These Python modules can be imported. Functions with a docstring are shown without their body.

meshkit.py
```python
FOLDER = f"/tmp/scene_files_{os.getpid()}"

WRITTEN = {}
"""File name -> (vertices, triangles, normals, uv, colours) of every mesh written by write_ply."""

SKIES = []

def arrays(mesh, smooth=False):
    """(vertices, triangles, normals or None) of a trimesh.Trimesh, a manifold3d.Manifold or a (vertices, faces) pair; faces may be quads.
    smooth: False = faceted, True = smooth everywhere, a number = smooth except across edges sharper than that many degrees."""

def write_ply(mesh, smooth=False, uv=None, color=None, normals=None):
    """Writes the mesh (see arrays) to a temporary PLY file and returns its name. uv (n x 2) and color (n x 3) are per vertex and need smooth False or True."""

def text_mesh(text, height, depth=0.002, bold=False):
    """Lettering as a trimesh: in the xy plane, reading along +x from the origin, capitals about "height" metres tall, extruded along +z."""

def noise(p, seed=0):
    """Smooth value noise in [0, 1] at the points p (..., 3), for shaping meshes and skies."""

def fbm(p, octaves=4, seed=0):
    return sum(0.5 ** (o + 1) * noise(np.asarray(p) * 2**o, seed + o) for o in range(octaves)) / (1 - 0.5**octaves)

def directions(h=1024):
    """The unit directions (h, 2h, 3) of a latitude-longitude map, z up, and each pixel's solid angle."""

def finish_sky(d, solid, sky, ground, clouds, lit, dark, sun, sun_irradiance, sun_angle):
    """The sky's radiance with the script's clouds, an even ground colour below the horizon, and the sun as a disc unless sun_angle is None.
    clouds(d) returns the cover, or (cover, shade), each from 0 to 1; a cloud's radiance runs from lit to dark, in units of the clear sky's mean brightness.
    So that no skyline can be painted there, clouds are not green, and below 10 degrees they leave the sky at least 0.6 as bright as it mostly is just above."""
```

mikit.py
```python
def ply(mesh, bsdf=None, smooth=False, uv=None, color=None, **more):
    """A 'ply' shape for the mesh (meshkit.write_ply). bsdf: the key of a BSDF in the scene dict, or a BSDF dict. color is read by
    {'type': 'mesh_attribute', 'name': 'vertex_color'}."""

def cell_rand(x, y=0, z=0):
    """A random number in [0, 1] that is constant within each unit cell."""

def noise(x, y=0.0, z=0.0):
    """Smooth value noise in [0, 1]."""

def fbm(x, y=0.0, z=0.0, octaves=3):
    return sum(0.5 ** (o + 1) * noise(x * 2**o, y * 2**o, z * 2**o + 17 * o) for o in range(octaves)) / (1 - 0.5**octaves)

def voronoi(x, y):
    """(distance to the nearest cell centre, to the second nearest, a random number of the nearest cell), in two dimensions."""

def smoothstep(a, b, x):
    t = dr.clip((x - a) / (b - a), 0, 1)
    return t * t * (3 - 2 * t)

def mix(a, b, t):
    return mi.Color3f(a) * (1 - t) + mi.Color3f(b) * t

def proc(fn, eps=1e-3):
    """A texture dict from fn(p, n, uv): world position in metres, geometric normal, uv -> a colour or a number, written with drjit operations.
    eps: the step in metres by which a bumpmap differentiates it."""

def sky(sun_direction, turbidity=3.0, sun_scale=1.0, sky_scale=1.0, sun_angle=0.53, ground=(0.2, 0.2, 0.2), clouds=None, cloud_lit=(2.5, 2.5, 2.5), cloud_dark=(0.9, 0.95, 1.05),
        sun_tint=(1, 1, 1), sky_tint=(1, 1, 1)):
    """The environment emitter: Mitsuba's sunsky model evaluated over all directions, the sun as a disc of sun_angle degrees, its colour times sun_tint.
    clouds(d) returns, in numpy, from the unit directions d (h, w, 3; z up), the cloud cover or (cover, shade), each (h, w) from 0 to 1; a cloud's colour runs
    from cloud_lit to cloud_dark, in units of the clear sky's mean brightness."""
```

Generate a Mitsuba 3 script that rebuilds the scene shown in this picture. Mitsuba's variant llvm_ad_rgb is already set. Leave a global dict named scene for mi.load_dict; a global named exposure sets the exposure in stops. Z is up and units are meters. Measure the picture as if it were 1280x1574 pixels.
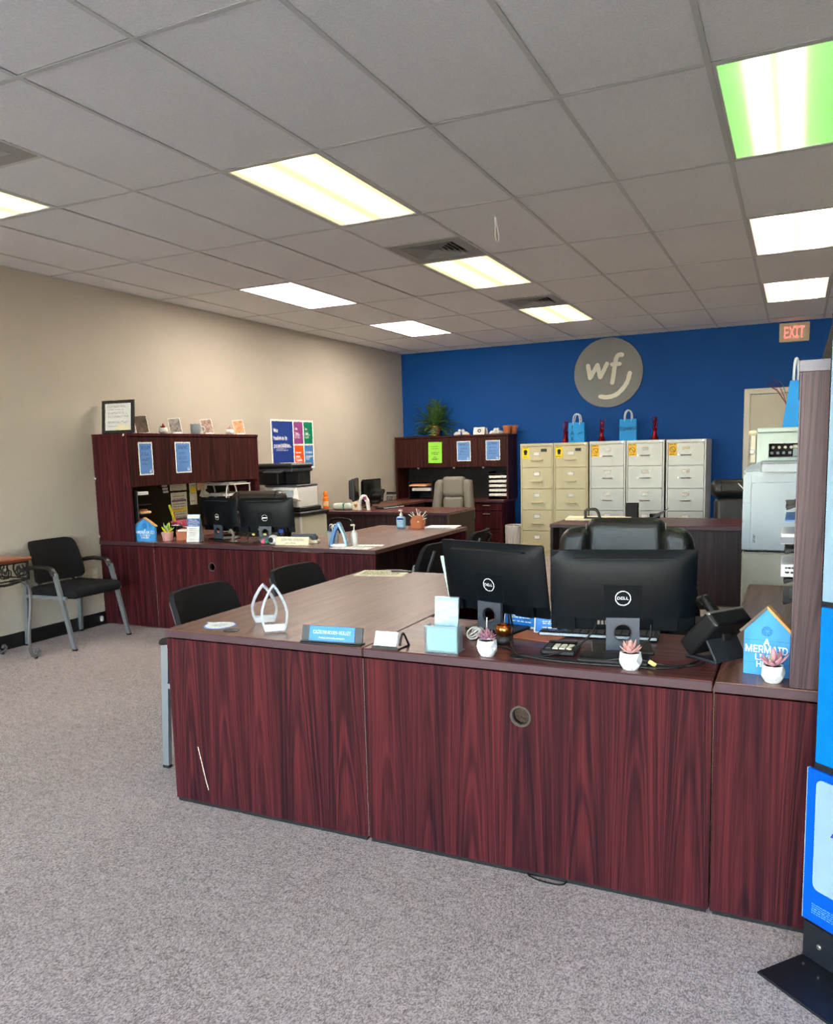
import math, random
import numpy as np, trimesh, mitsuba as mi, drjit as dr, mikit, meshkit, manifold3d as m3
from mikit import noise, fbm, smoothstep, mix, cell_rand, voronoi
from shapely.geometry import Polygon, LineString, Point, box as sbox
from shapely.ops import unary_union
T4 = mi.ScalarTransform4f
random.seed(7); rng = np.random.default_rng(11)
scene, labels = {}, {}

# ---------------------------------------------------------------- camera, daylight, exposure
exposure = 1.65
EYE = np.array([0.0, 0.0, 1.4606]); YAW, PITCH, ROLL, FPX, CY = 0.4483, 0.1274, 0.026, 1216.63, 850.28
def camera_axes():
    cy, sy, cp, sp = math.cos(YAW), math.sin(YAW), math.cos(PITCH), math.sin(PITCH)
    f = np.array([-sy * cp, cy * cp, -sp]); r = np.array([cy, sy, 0.0]); d = np.cross(f, r)
    cr, sr = math.cos(ROLL), math.sin(ROLL)
    return cr * r + sr * d, -sr * r + cr * d, f
_r, _d, _f = camera_axes()
scene['camera'] = {'type': 'perspective', 'fov': math.degrees(2 * math.atan(640 / FPX)), 'fov_axis': 'x', 'near_clip': 0.02, 'far_clip': 200.0,
                   'principal_point_offset_x': 0.0, 'principal_point_offset_y': (787.0 - CY) / 1574.0,
                   'to_world': T4().look_at(origin=EYE.tolist(), target=(EYE + _f).tolist(), up=(-_d).tolist())}
scene['sky'] = mikit.sky((0.25, 0.75, 0.62), turbidity=3.5, sun_scale=1.0, sky_scale=1.0, sky_tint=(1.22, 1.0, 0.80), ground=(0.3, 0.3, 0.29))
scene['sky'] = {**scene['sky'], 'scale': 26.0}
LAMP_WHITE, LAMP_YELLOW, LAMP_GREEN = 7.0, 1.0, 1.0

# ---------------------------------------------------------------- materials
def lin(c):
    c = np.asarray(c, float) / 255.0
    return [float(x) for x in np.where(c <= 0.04045, c / 12.92, ((c + 0.055) / 1.055) ** 2.4)]
def mat(name, rgb, rough=0.5, metal=0.0, spec=0.5, bump=None, bscale=0.001, linear=False, **kw):
    base = mikit.proc(rgb) if callable(rgb) else {'type': 'rgb', 'value': list(map(float, rgb)) if linear else lin(rgb)}
    b = {'type': 'principled', 'base_color': base, 'roughness': float(rough), 'metallic': float(metal), 'specular': float(spec), **kw}
    if bump is not None:
        b = {'type': 'bumpmap', 'arbitrary': mikit.proc(bump, eps=0.0008), 'scale': float(bscale), 'bsdf': b}
    scene[name] = b if 'spec_trans' in kw else {'type': 'twosided', 'bsdf': b}
    return name
def wood_fn(axis, dark, light, k=1.0):
    def fn(p, n, uv):
        if axis == 'z': v, u = p.z, p.x + p.y * 0.93
        elif axis == 'y': v, u = p.y, p.x * 0.97 + p.z
        else: v, u = p.x, p.y * 0.97 + p.z
        u = u * k
        w = u * 5.6 + 0.35 * noise(u * 2.3 + 3, v * 0.7)
        c = dr.floor(w); d = w - c - 0.5
        s = v * 3.2 + d * d * 24.0 + 9.0 * cell_rand(c, 5, axis == 'x') + 0.9 * fbm(u * 7, v * 2.2, 4.0)
        bands = noise(s * 3.4, c * 7.3); fine = noise(u * 330, v * 5.0); mid = noise(u * 70, v * 1.6 + 3)
        t = smoothstep(0.15, 0.95, 0.40 * bands + 0.26 * fine + 0.34 * mid)
        return mix(dark, light, t)
    return fn
DK, LT = (0.021, 0.0072, 0.0105), (0.104, 0.0190, 0.0210)
mat('wood_upright', wood_fn('z', DK, LT), 0.42, spec=0.06)
mat('wood_top_deep', wood_fn('y', (0.088, 0.032, 0.021), (0.158, 0.060, 0.039)), 0.36, spec=0.95)
mat('wood_top_wide', wood_fn('x', (0.045, 0.011, 0.011), (0.135, 0.030, 0.027)), 0.34, spec=0.85)
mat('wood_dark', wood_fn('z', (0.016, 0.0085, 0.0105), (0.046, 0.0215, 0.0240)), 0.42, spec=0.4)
mat('wood_hutch_shaded', wood_fn('z', (0.017, 0.0055, 0.0050), (0.072, 0.0165, 0.0140)), 0.42, spec=0.15)  # desk laminate with the shade on the hutch doors put into its colour
mat('wood_window_sheen', wood_fn('z', (0.032, 0.016, 0.020), (0.092, 0.050, 0.058)), 0.4, spec=0.3)  # same laminate, window reflection on the hutch end painted in as grey plum
mat('grommet_ring', (84, 76, 72), 0.3, metal=0.5)
mat('edge_band', (62, 38, 46), 0.4); mat('end_laminate', (116, 116, 126), 0.5)
mat('seam_metal', (122, 104, 98), 0.4)
mat('side_brown', (62, 50, 38), 0.7)  # plain brown for the right side panel of the corner desk
def carpet_fn(p, n, uv):
    a = noise(p.x * 330, p.y * 210, 1.0); b = noise(p.x * 120 + 9, p.y * 160, 2.0); c = fbm(p.x * 1.3, p.y * 1.3, 3.0)
    d = noise(p.x * 26 + 40, p.y * 60, 5.0)
    t = dr.clip(0.5 + 0.95 * (a - 0.5) + 0.32 * (b - 0.5) + 0.18 * (d - 0.5) + 0.22 * (c - 0.5), 0, 1)
    tint = smoothstep(0.35, 0.65, fbm(p.x * 0.9 + 7, p.y * 0.9, 8.0))
    base = mix((0.178, 0.149, 0.141), (0.52, 0.450, 0.43), t)
    return base * mix((1.0, 0.99, 0.97), (1.02, 0.985, 0.985), tint)
mat('carpet', carpet_fn, 0.95, spec=0.1, bump=lambda p, n, uv: noise(p.x * 330, p.y * 210, 1.0), bscale=0.0015)
mat('ceiling_tile', lambda p, n, uv: mix((0.60, 0.60, 0.60), (0.74, 0.74, 0.74), noise(p.x * 230, p.y * 230) * 0.75 + 0.25 * fbm(p.x * 2.1, p.y * 2.1)), 0.8, spec=0.25,
    bump=lambda p, n, uv: fbm(p.x * 150, p.y * 150, 0.5, octaves=2), bscale=0.002)
mat('grid_white', (190, 190, 187), 0.5)
mat('grid_shadow', (60, 60, 58), 0.8)
mat('wall_beige', lambda p, n, uv: mix((0.49, 0.44, 0.365), (0.54, 0.485, 0.405), fbm(p.y * 1.6, p.z * 1.6, p.x)), 0.6, spec=0.3,
    bump=lambda p, n, uv: fbm(p.x * 60 + p.y * 60, p.z * 60, 2.0, octaves=2), bscale=0.0022)
mat('wall_blue', lambda p, n, uv: mix((0.005, 0.063, 0.27), (0.007, 0.075, 0.31), fbm(p.x * 1.7, p.z * 1.7)), 0.55, spec=0.12,
    bump=lambda p, n, uv: fbm(p.x * 60, p.z * 60, 2.0, octaves=2), bscale=0.0015)
mat('black_base', (16, 16, 18), 0.45); mat('door_paint', (196, 193, 176), 0.5); mat('trim_paint', (212, 208, 194), 0.45)
mat('chair_fabric', lambda p, n, uv: mix((0.006, 0.0065, 0.008), (0.014, 0.015, 0.018), noise(p.x * 500 + p.y * 330, p.z * 500)), 0.85, spec=0.2)
mat('chair_mesh', (20, 21, 24), 0.75, spec=0.25); mat('chair_metal', (140, 146, 150), 0.38, metal=0.55)
mat('black_plastic', (18, 19, 21), 0.42); mat('black_matte', (12, 12, 13), 0.7); mat('dark_plastic', (40, 43, 48), 0.45)
mat('monitor_black', (7, 13, 18), 0.38, spec=0.16); mat('monitor_stand', (58, 66, 76), 0.45); mat('screen_glass', (6, 6, 8), 0.12)
mat('leather_black', (24, 25, 24), 0.36, spec=0.55, bump=lambda p, n, uv: fbm(p.x * 130, p.y * 130, p.z * 130, octaves=2), bscale=0.0012)
mat('leather_green_black', (20, 24, 20), 0.38, spec=0.55, bump=lambda p, n, uv: fbm(p.x * 130, p.y * 130, p.z * 130, octaves=2), bscale=0.0012)
mat('leather_grey', (112, 106, 95), 0.45, spec=0.4, bump=lambda p, n, uv: fbm(p.x * 130, p.y * 130, p.z * 130, octaves=2), bscale=0.001)
mat('leather_brown', (40, 34, 29), 0.36, spec=0.55); mat('stitch', (120, 122, 112), 0.7)
mat('cabinet_tan', lambda p, n, uv: mix((0.50, 0.46, 0.295), (0.58, 0.535, 0.35), fbm(p.x * 3, p.z * 3)), 0.42)
mat('cabinet_grey', lambda p, n, uv: mix((0.45, 0.475, 0.455), (0.55, 0.57, 0.55), fbm(p.x * 3, p.z * 3)), 0.36, metal=0.1)
mat('cabinet_side', (120, 122, 124), 0.4)
mat('chrome', (200, 200, 200), 0.2, metal=1.0); mat('dull_metal', (150, 148, 140), 0.4, metal=0.7)
mat('white_paper', (236, 236, 232), 0.8, spec=0.1); mat('cream_paper', (240, 232, 200), 0.8, spec=0.1); mat('white_plastic', (232, 232, 228), 0.4)
mat('ivory_plastic', (222, 214, 190), 0.45); mat('ink', (45, 48, 60), 0.8, spec=0.1); mat('ink_pale', (150, 152, 160), 0.8, spec=0.1); mat('white_ink', (245, 246, 248), 0.7, spec=0.1)
mat('notice_blue', (92, 138, 200), 0.55); mat('notice_ink', (40, 66, 120), 0.6); mat('lime', (152, 226, 70), 0.6); mat('lime_ink', (50, 90, 30), 0.7)
mat('yellow_sticker', (250, 214, 30), 0.5); mat('orange_sticker', (240, 190, 40), 0.5)
mat('bag_blue', (0, 140, 215), 0.6); mat('bag_string', (225, 232, 240), 0.8); mat('tinsel_red', (128, 14, 26), 0.22, metal=0.7)
mat('sign_blue', lambda p, n, uv: mix(lin((38, 128, 196)), lin((60, 150, 214)), noise(p.x * 40 + p.y * 40, p.z * 14)), 0.6)
mat('sign_line', (30, 104, 164), 0.6); mat('sign_blue_dark', (18, 96, 160), 0.6); mat('pine', (196, 146, 84), 0.6); mat('grey_wood', (98, 88, 78), 0.7)
mat('nameplate_blue', (0, 118, 205), 0.4); mat('kiosk_blue', (0, 112, 205), 0.4, spec=0.15); mat('kiosk_blue_low', (0, 84, 192), 0.4, spec=0.15); mat('kiosk_white', (146, 174, 188), 0.45, spec=0.15); mat('kiosk_print', (96, 160, 225), 0.5); mat('kiosk_ink', (38, 52, 150), 0.5)
mat('kiosk_black', (20, 24, 30), 0.42); mat('kiosk_edge', (150, 175, 190), 0.4)
mat('copier_mint', (206, 222, 210), 0.42); mat('copier_low', (206, 204, 184), 0.45); mat('copier_grey', (140, 150, 156), 0.45); mat('copier_tray', (196, 208, 214), 0.4)
mat('pot_white', (236, 236, 232), 0.55); mat('succulent_pink', (212, 158, 148), 0.6); mat('succulent_mauve', (150, 104, 118), 0.7); mat('succulent_rose', (196, 140, 146), 0.6)
mat('succulent_red', (140, 40, 48), 0.6); mat('succulent_green', (150, 176, 110), 0.6); mat('soil', (36, 28, 24), 0.9)
mat('fern_green', lambda p, n, uv: mix((0.012, 0.045, 0.010), (0.065, 0.15, 0.035), noise(p.x * 40, p.y * 40, p.z * 40)), 0.5)
mat('terracotta', (176, 104, 72), 0.7); mat('pot_brown', (120, 74, 42), 0.6); mat('copper', (214, 136, 72), 0.18, metal=1.0)
mat('table_wood', wood_fn('y', (0.14, 0.035, 0.015), (0.30, 0.085, 0.035)), 0.25, spec=0.5); mat('iron', (34, 32, 32), 0.45, metal=0.3); mat('iron_light', (120, 120, 122), 0.35, metal=0.6)
mat('logo_grey', (112, 118, 118), 0.5, metal=0.1); mat('logo_white', (226, 226, 212), 0.5)
mat('exit_tan', (206, 192, 160), 0.5); mat('vent_metal', (150, 150, 146), 0.45); mat('vent_dark', (18, 18, 18), 0.8)
mat('poster_navy', (30, 58, 140), 0.5); mat('poster_purple', (150, 66, 134), 0.5); mat('poster_green', (0, 122, 84), 0.5); mat('poster_orange', (226, 84, 20), 0.5); mat('poster_sky', (74, 128, 190), 0.5)
mat('orange_plastic', (250, 122, 20), 0.4); mat('cable', (18, 18, 20), 0.45); mat('cable_white', (222, 222, 216), 0.5)
mat('clear_liner', (205, 202, 196), 0.3); mat('red_plastic', (190, 50, 60), 0.5); mat('pink_plastic', (230, 100, 130), 0.5); mat('neon_yellow', (226, 218, 40), 0.5); mat('pale_yellow', (228, 218, 140), 0.6)
mat('teal_plastic', (60, 130, 110), 0.5); mat('clay_orange', (182, 104, 62), 0.6); mat('pin_board', (44, 40, 28), 0.9, spec=0.1); mat('peach_paper', (248, 200, 150), 0.8); mat('photo_dark', lambda p, n, uv: mix((0.03, 0.018, 0.012), (0.20, 0.13, 0.09), fbm(p.y * 40, p.z * 40, p.x * 9)), 0.4)
mat('photo_grey', lambda p, n, uv: mix((0.06, 0.06, 0.06), (0.42, 0.38, 0.34), fbm(p.y * 50, p.z * 50, 3)), 0.4)
mat('photo_warm', lambda p, n, uv: mix((0.10, 0.04, 0.03), (0.60, 0.42, 0.34), fbm(p.y * 50, p.z * 50, 6)), 0.4)
mat('photo_orange', lambda p, n, uv: mix((0.35, 0.12, 0.05), (0.80, 0.48, 0.26), fbm(p.y * 50, p.z * 50, 9)), 0.4)
mat('brochure_aqua', lambda p, n, uv: mix((0.13, 0.33, 0.50), (0.52, 0.72, 0.80), fbm(p.x * 30 + p.z * 22, p.z * 60, 2)), 0.4)
mat('gel_blue', (150, 196, 226), 0.15, spec_trans=0.35); mat('wall_concrete', (150, 148, 142), 0.8)
mat('pendant_green', (225, 240, 225), 0.7)
scene['clear_acrylic'] = {'type': 'dielectric', 'int_ior': 1.49, 'ext_ior': 1.0}
scene['window_glass'] = {'type': 'thindielectric', 'int_ior': 1.5, 'ext_ior': 1.0}
mat('acrylic_frost', (228, 244, 244), 0.12, spec_trans=0.6)
mat('crystal_edge', (236, 244, 248), 0.10, spec_trans=0.35)
mat('pocket_acrylic', (236, 250, 250), 0.06, spec_trans=0.85)
mat('leaflet_pale', (176, 214, 216), 0.6)

# ---------------------------------------------------------------- mesh helpers
def cat(ms): return trimesh.util.concatenate([m for m in ms if m is not None])
def tm(man):
    m = man.to_mesh(); return trimesh.Trimesh(m.vert_properties[:, :3], m.tri_verts, process=False)
def bb(x0, x1, y0, y1, z0, z1, r=0.0):
    x0, x1, y0, y1, z0, z1 = min(x0, x1), max(x0, x1), min(y0, y1), max(y0, y1), min(z0, z1), max(z0, z1)
    if r <= 0:
        m = trimesh.creation.box((x1 - x0, y1 - y0, z1 - z0)); m.apply_translation(((x0 + x1) / 2, (y0 + y1) / 2, (z0 + z1) / 2)); return m
    r = min(r, (x1 - x0) / 2.01, (y1 - y0) / 2.01, (z1 - z0) / 2.01)
    X, Y, Z, pts = (x0, x1), (y0, y1), (z0, z1), []
    for i in (0, 1):
        for j in (0, 1):
            for k in (0, 1):
                c = np.array([X[i], Y[j], Z[k]]); s = np.array([1 - 2 * i, 1 - 2 * j, 1 - 2 * k]) * r
                for a in range(3):
                    o = s.copy(); o[a] = 0; pts.append(c + o)
    return tm(m3.Manifold.hull_points(np.array(pts, np.float32)))
def cb(c, s, r=0.0): return bb(c[0] - s[0] / 2, c[0] + s[0] / 2, c[1] - s[1] / 2, c[1] + s[1] / 2, c[2] - s[2] / 2, c[2] + s[2] / 2, r)
def frame(o, x, y):
    x = np.asarray(x, float); x = x / np.linalg.norm(x); y = np.asarray(y, float); y = y - x * (x @ y); y /= np.linalg.norm(y)
    M = np.eye(4); M[:3, 0], M[:3, 1], M[:3, 2], M[:3, 3] = x, y, np.cross(x, y), o
    return M
def at(x, y, z=0.0, rot=0.0):
    M = np.eye(4); c, s = math.cos(rot), math.sin(rot); M[:2, :2] = [[c, -s], [s, c]]; M[:3, 3] = (x, y, z); return M
def tilt(M, ax, a): return M @ trimesh.transformations.rotation_matrix(a, ax)
def mv(m, M):
    m = m.copy(); m.apply_transform(M); return m
def mvt(m, x, y, z): return mv(m, at(x, y, z))
def spline(pts, n=8):
    P = np.asarray(pts, float); P = np.vstack([2 * P[0] - P[1], P, 2 * P[-1] - P[-2]]); out = []
    for i in range(1, len(P) - 2):
        for t in np.linspace(0, 1, n, endpoint=False):
            a, b, c, d = P[i - 1:i + 3]
            out.append(0.5 * (2 * b + (c - a) * t + (2 * a - 5 * b + 4 * c - d) * t * t + (3 * b - a - 3 * c + d) * t ** 3))
    return np.array(out + [P[-2]])
def tube(pts, r, n=8, flat=None):
    P = np.asarray(pts, float); R = np.broadcast_to(r, len(P)); tan = np.gradient(P, axis=0); tan /= np.linalg.norm(tan, axis=1, keepdims=True) + 1e-12
    a = np.array([0, 0, 1.0]) if abs(tan[0][2]) < 0.9 else np.array([1.0, 0, 0]); u = a - tan[0] * (a @ tan[0]); u /= np.linalg.norm(u)
    ang = np.arange(n) / n * 2 * math.pi; V = []
    for i in range(len(P)):
        u = u - tan[i] * (u @ tan[i]); u /= np.linalg.norm(u); w = np.cross(tan[i], u); k = 1.0 if flat is None else flat
        V.append(P[i] + R[i] * (np.cos(ang)[:, None] * u * k + np.sin(ang)[:, None] * w))
    V = np.vstack(V + [P[:1], P[-1:]]); F = []; L = len(P)
    for i in range(L - 1):
        for j in range(n):
            A, B, C, D = i * n + j, i * n + (j + 1) % n, (i + 1) * n + (j + 1) % n, (i + 1) * n + j; F += [[A, B, C], [A, C, D]]
    for j in range(n): F += [[L * n, (j + 1) % n, j], [L * n + 1, (L - 1) * n + j, (L - 1) * n + (j + 1) % n]]
    return trimesh.Trimesh(V, F, process=False)
def wire(pts, r=0.003, n=6, k=8): return tube(spline(pts, k), r, n)
def lathe(prof, n=28): return trimesh.creation.revolve(np.array(prof, float), sections=n)
def cyl(r, z0, z1, n=24, x=0, y=0, b=0.0):
    b = min(b, r * 0.4, abs(z1 - z0) * 0.4)
    prof = [(0, z0), (r - b, z0), (r, z0 + b), (r, z1 - b), (r - b, z1), (0, z1)] if b > 0 else [(0, z0), (r, z0), (r, z1), (0, z1)]
    return mvt(lathe(prof, n), x, y, 0)
def ext(poly, d):
    if not hasattr(poly, 'geom_type'): poly = Polygon(poly)
    gs = getattr(poly, 'geoms', [poly])
    return cat([trimesh.creation.extrude_polygon(g, d, engine='earcut') for g in gs])
def rrect(x0, x1, y0, y1, r): return sbox(x0 + r, y0 + r, x1 - r, y1 - r).buffer(r, quad_segs=4)
def strip(path, w): return LineString(path).buffer(w, quad_segs=4)
def pad(sx, sy, sz, r, n=2):
    """A cushion: the hull of eight spheres, sides a little bulged."""
    s = trimesh.creation.icosphere(subdivisions=2, radius=1.0).vertices; pts = []; r = min(r, sx / 2.02, sy / 2.02, sz / 2.02)
    for i in (-1, 1):
        for j in (-1, 1):
            for k in (-1, 1): pts.append(s * r + np.array([i * (sx / 2 - r), j * (sy / 2 - r), k * (sz / 2 - r)]))
    m = m3.Manifold.hull_points(np.vstack(pts).astype(np.float32)).refine_to_length(max(sx, sy, sz) / 10)
    m = tm(m); m.merge_vertices(); return m
def text(s, h, d=0.0006, bold=False, center=True, w=None):
    m = meshkit.text_mesh(s, h, d, bold)
    if w: m.apply_scale([w / m.extents[0], 1, 1])
    if center: m.apply_translation([-(m.bounds[0][0] + m.bounds[1][0]) / 2, 0, 0])
    return m
def printed(w, rows, h, seed=1, cols=5, d=0.0005, fill=0.75):
    """Rows of small print, too fine to read: short ink bars about the origin, w wide."""
    r = random.Random(seed); out = []
    for y in rows:
        x = -w / 2; end = w / 2 * r.uniform(0.5, 1)
        while x < end:
            l = w / cols * r.uniform(0.3, 0.9); out.append(bb(x, min(x + l, w / 2), y, y + h, 0, d)); x += l / fill
    return cat(out)
def ring(r0, r1, d, n=40): return ext(Point(0, 0).buffer(r1, quad_segs=n // 4).difference(Point(0, 0).buffer(r0, quad_segs=n // 4)), d)

# ---------------------------------------------------------------- scene helpers
_count = {}
def numbered(k):
    n = _count.get(k, 0); _count[k] = n + 1
    return k if n == 0 else f'{k}_{n:03d}'
def obj(name, mesh, m, parent=None, M=None, smooth=30, label=None, category=None, group=None, kind=None, **more):
    key = numbered(name if parent is None else parent + '__' + name)
    if M is not None: mesh = mv(mesh, M)
    scene[key] = mikit.ply(mesh, m, smooth=smooth, **more)
    t = {a: b for a, b in dict(label=label, category=category, group=group, kind=kind).items() if b}
    if t: labels[key] = t
    return key
class Thing:
    def __init__(s, name, label, category, M=None, group=None, kind=None):
        s.key = numbered(name); s.M = np.eye(4) if M is None else M
        labels[s.key] = {'label': label, **({'category': category} if category else {}), **({'group': group} if group else {}), **({'kind': kind} if kind else {})}
    def part(s, name, mesh, m, smooth=30, of=None, label=None, M=None, kind=None, **more):
        if name == 'small_print': kind = 'stuff'
        return obj(name, mesh, m, of or s.key, s.M if M is None else s.M @ M, smooth, label=label, kind=kind, **more)
FRONT = lambda o: frame(o, (1, 0, 0), (0, 0, 1))          # on a face that looks to -y
SIDE = lambda o: frame(o, (0, 1, 0), (0, 0, 1))           # on a face that looks to +x
FLAT = lambda o, rot=0.0: at(o[0], o[1], o[2], rot)       # on a table top

# ================================================================ the room
XL, XR, YB, YF, ZC, G, GX, GY = -5.562, 2.25, 11.204, -2.2, 2.9585, 0.6096, -1.588, 3.5605
obj('floor', bb(XL - 0.1, XR + 0.1, YF - 0.1, YB + 0.1, -0.1, 0), 'carpet', smooth=False, kind='structure', label='grey flecked loop pile carpet')
obj('wall_left', bb(XL - 0.12, XL, YF, YB, 0, ZC + 0.16), 'wall_beige', smooth=False, kind='structure', label='beige painted wall')
obj('wall_back', bb(XL - 0.12, XR + 0.12, YB, YB + 0.12, 0, ZC + 0.16), 'wall_blue', smooth=False, kind='structure', label='royal blue painted wall')
obj('wall_right', bb(XR, XR + 0.12, YF, YB, 0, ZC + 0.16), 'wall_beige', smooth=False, kind='structure')
# the glazed street front behind the camera
obj('wall_front', cat([bb(XL - 0.12, XR + 0.12, YF - 0.12, YF, 0, 0.12), bb(XL - 0.12, XR + 0.12, YF - 0.12, YF, 2.62, ZC + 0.16)] +
    [bb(x, x + 0.1, YF - 0.12, YF, 0.12, 2.62) for x in np.linspace(XL - 0.12, XR + 0.02, 6)]), 'black_base', smooth=False, kind='structure')
_xs = np.linspace(XL - 0.12, XR + 0.02, 6)
obj('pavement', bb(-40, 40, -42, YF - 0.13, -0.2, -0.05), 'wall_concrete', smooth=False, kind='structure')
obj('baseboard_left', bb(XL, XL + 0.012, YF, YB, 0, 0.115, 0.004), 'black_base', kind='structure', label='black rubber baseboard')
obj('baseboard_back', bb(XL, -0.71, YB - 0.012, YB, 0, 0.115, 0.004), 'black_base', kind='structure')
# ---------------- ceiling: tiles laid in a white grid; lamps and vents take the place of some tiles
LAMPS = {(-2, 0): 'y', (-2, 2): 'y', (-2, 4): 'y', (-5, 2): 'w', (-5, 4): 'w', (-5, -1): 'y', (2, 0): 'g', (2, 2): 'w2', (2, 4): 'w2', (2, -2): 'w2', (5, 0): 'w2', (5, 2): 'w2'}
VENTS = {(-2, 1): 'far', (-2, 3): 'far', (-4, -1): 'mid'}
labels['ceiling'] = {'kind': 'structure', 'label': 'suspended ceiling of grey textured tiles'}
obj('ceiling', bb(XL - 0.12, XR + 0.12, YF, YB, ZC + 0.10, ZC + 0.16), 'grid_white', smooth=False, kind='structure', label='suspended ceiling of grey textured tiles')
_tile = {}
def tile_ply(w, d):
    k = (round(w, 3), round(d, 3))
    if k not in _tile: _tile[k] = mikit.ply(bb(-w / 2, w / 2, -d / 2, d / 2, 0.0, 0.015, 0.004), 'ceiling_tile', smooth=False)
    return _tile[k]
def lay_tile(x0, x1, y0, y1):
    x0, x1, y0, y1 = max(x0, XL), min(x1, XR), max(y0, YF), min(y1, YB)
    if x1 - x0 < 0.05 or y1 - y0 < 0.05: return
    w, d = x1 - x0 - 0.016, y1 - y0 - 0.016
    p = tile_ply(w, d); key = numbered('ceiling__tile')
    a, b = rng.normal(0, 0.10), rng.normal(0, 0.06)
    scene[key] = {**p, 'to_world': T4().translate([(x0 + x1) / 2, (y0 + y1) / 2, ZC + 0.001 + abs(rng.normal(0, 0.0012))]).rotate([1, 0, 0], b).rotate([0, 1, 0], a)}
def cell(i, j): return GX + i * G, GX + (i + 1) * G, GY + j * 2 * G, GY + (j + 1) * 2 * G
for i in range(-7, 7):
    for j in range(-5, 7):
        if (i, j) in LAMPS: continue
        x0, x1, y0, y1 = cell(i, j)
        if (i, j) in VENTS:
            if VENTS[(i, j)] == 'far': lay_tile(x0, x1, y0, y0 + G)
            else: lay_tile(x0, x1, y0 + G, y1)
            continue
        lay_tile(x0, x1, y0, y1)
def tee(x0, x1, y0, y1):
    """An inverted tee: the flange a hair below the tiles."""
    return bb(x0, x1, y0, y1, ZC - 0.0015, ZC + 0.0006)
for i in range(-6, 7):
    x = GX + i * G
    if XL < x < XR: obj('grid_runner', tee(x - 0.0115, x + 0.0115, YF, YB), 'grid_white', 'ceiling', smooth=False)
for j in range(-4, 7):
    y = GY + j * 2 * G
    if not YF < y < YB: continue
    for i in range(-7, 7):
        x0, x1 = max(GX + i * G + 0.0115, XL), min(GX + (i + 1) * G - 0.0115, XR)
        if x1 - x0 > 0.05: obj('grid_cross_bar', tee(x0, x1, y - 0.0115, y + 0.0115), 'grid_white', 'ceiling', smooth=False)
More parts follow.
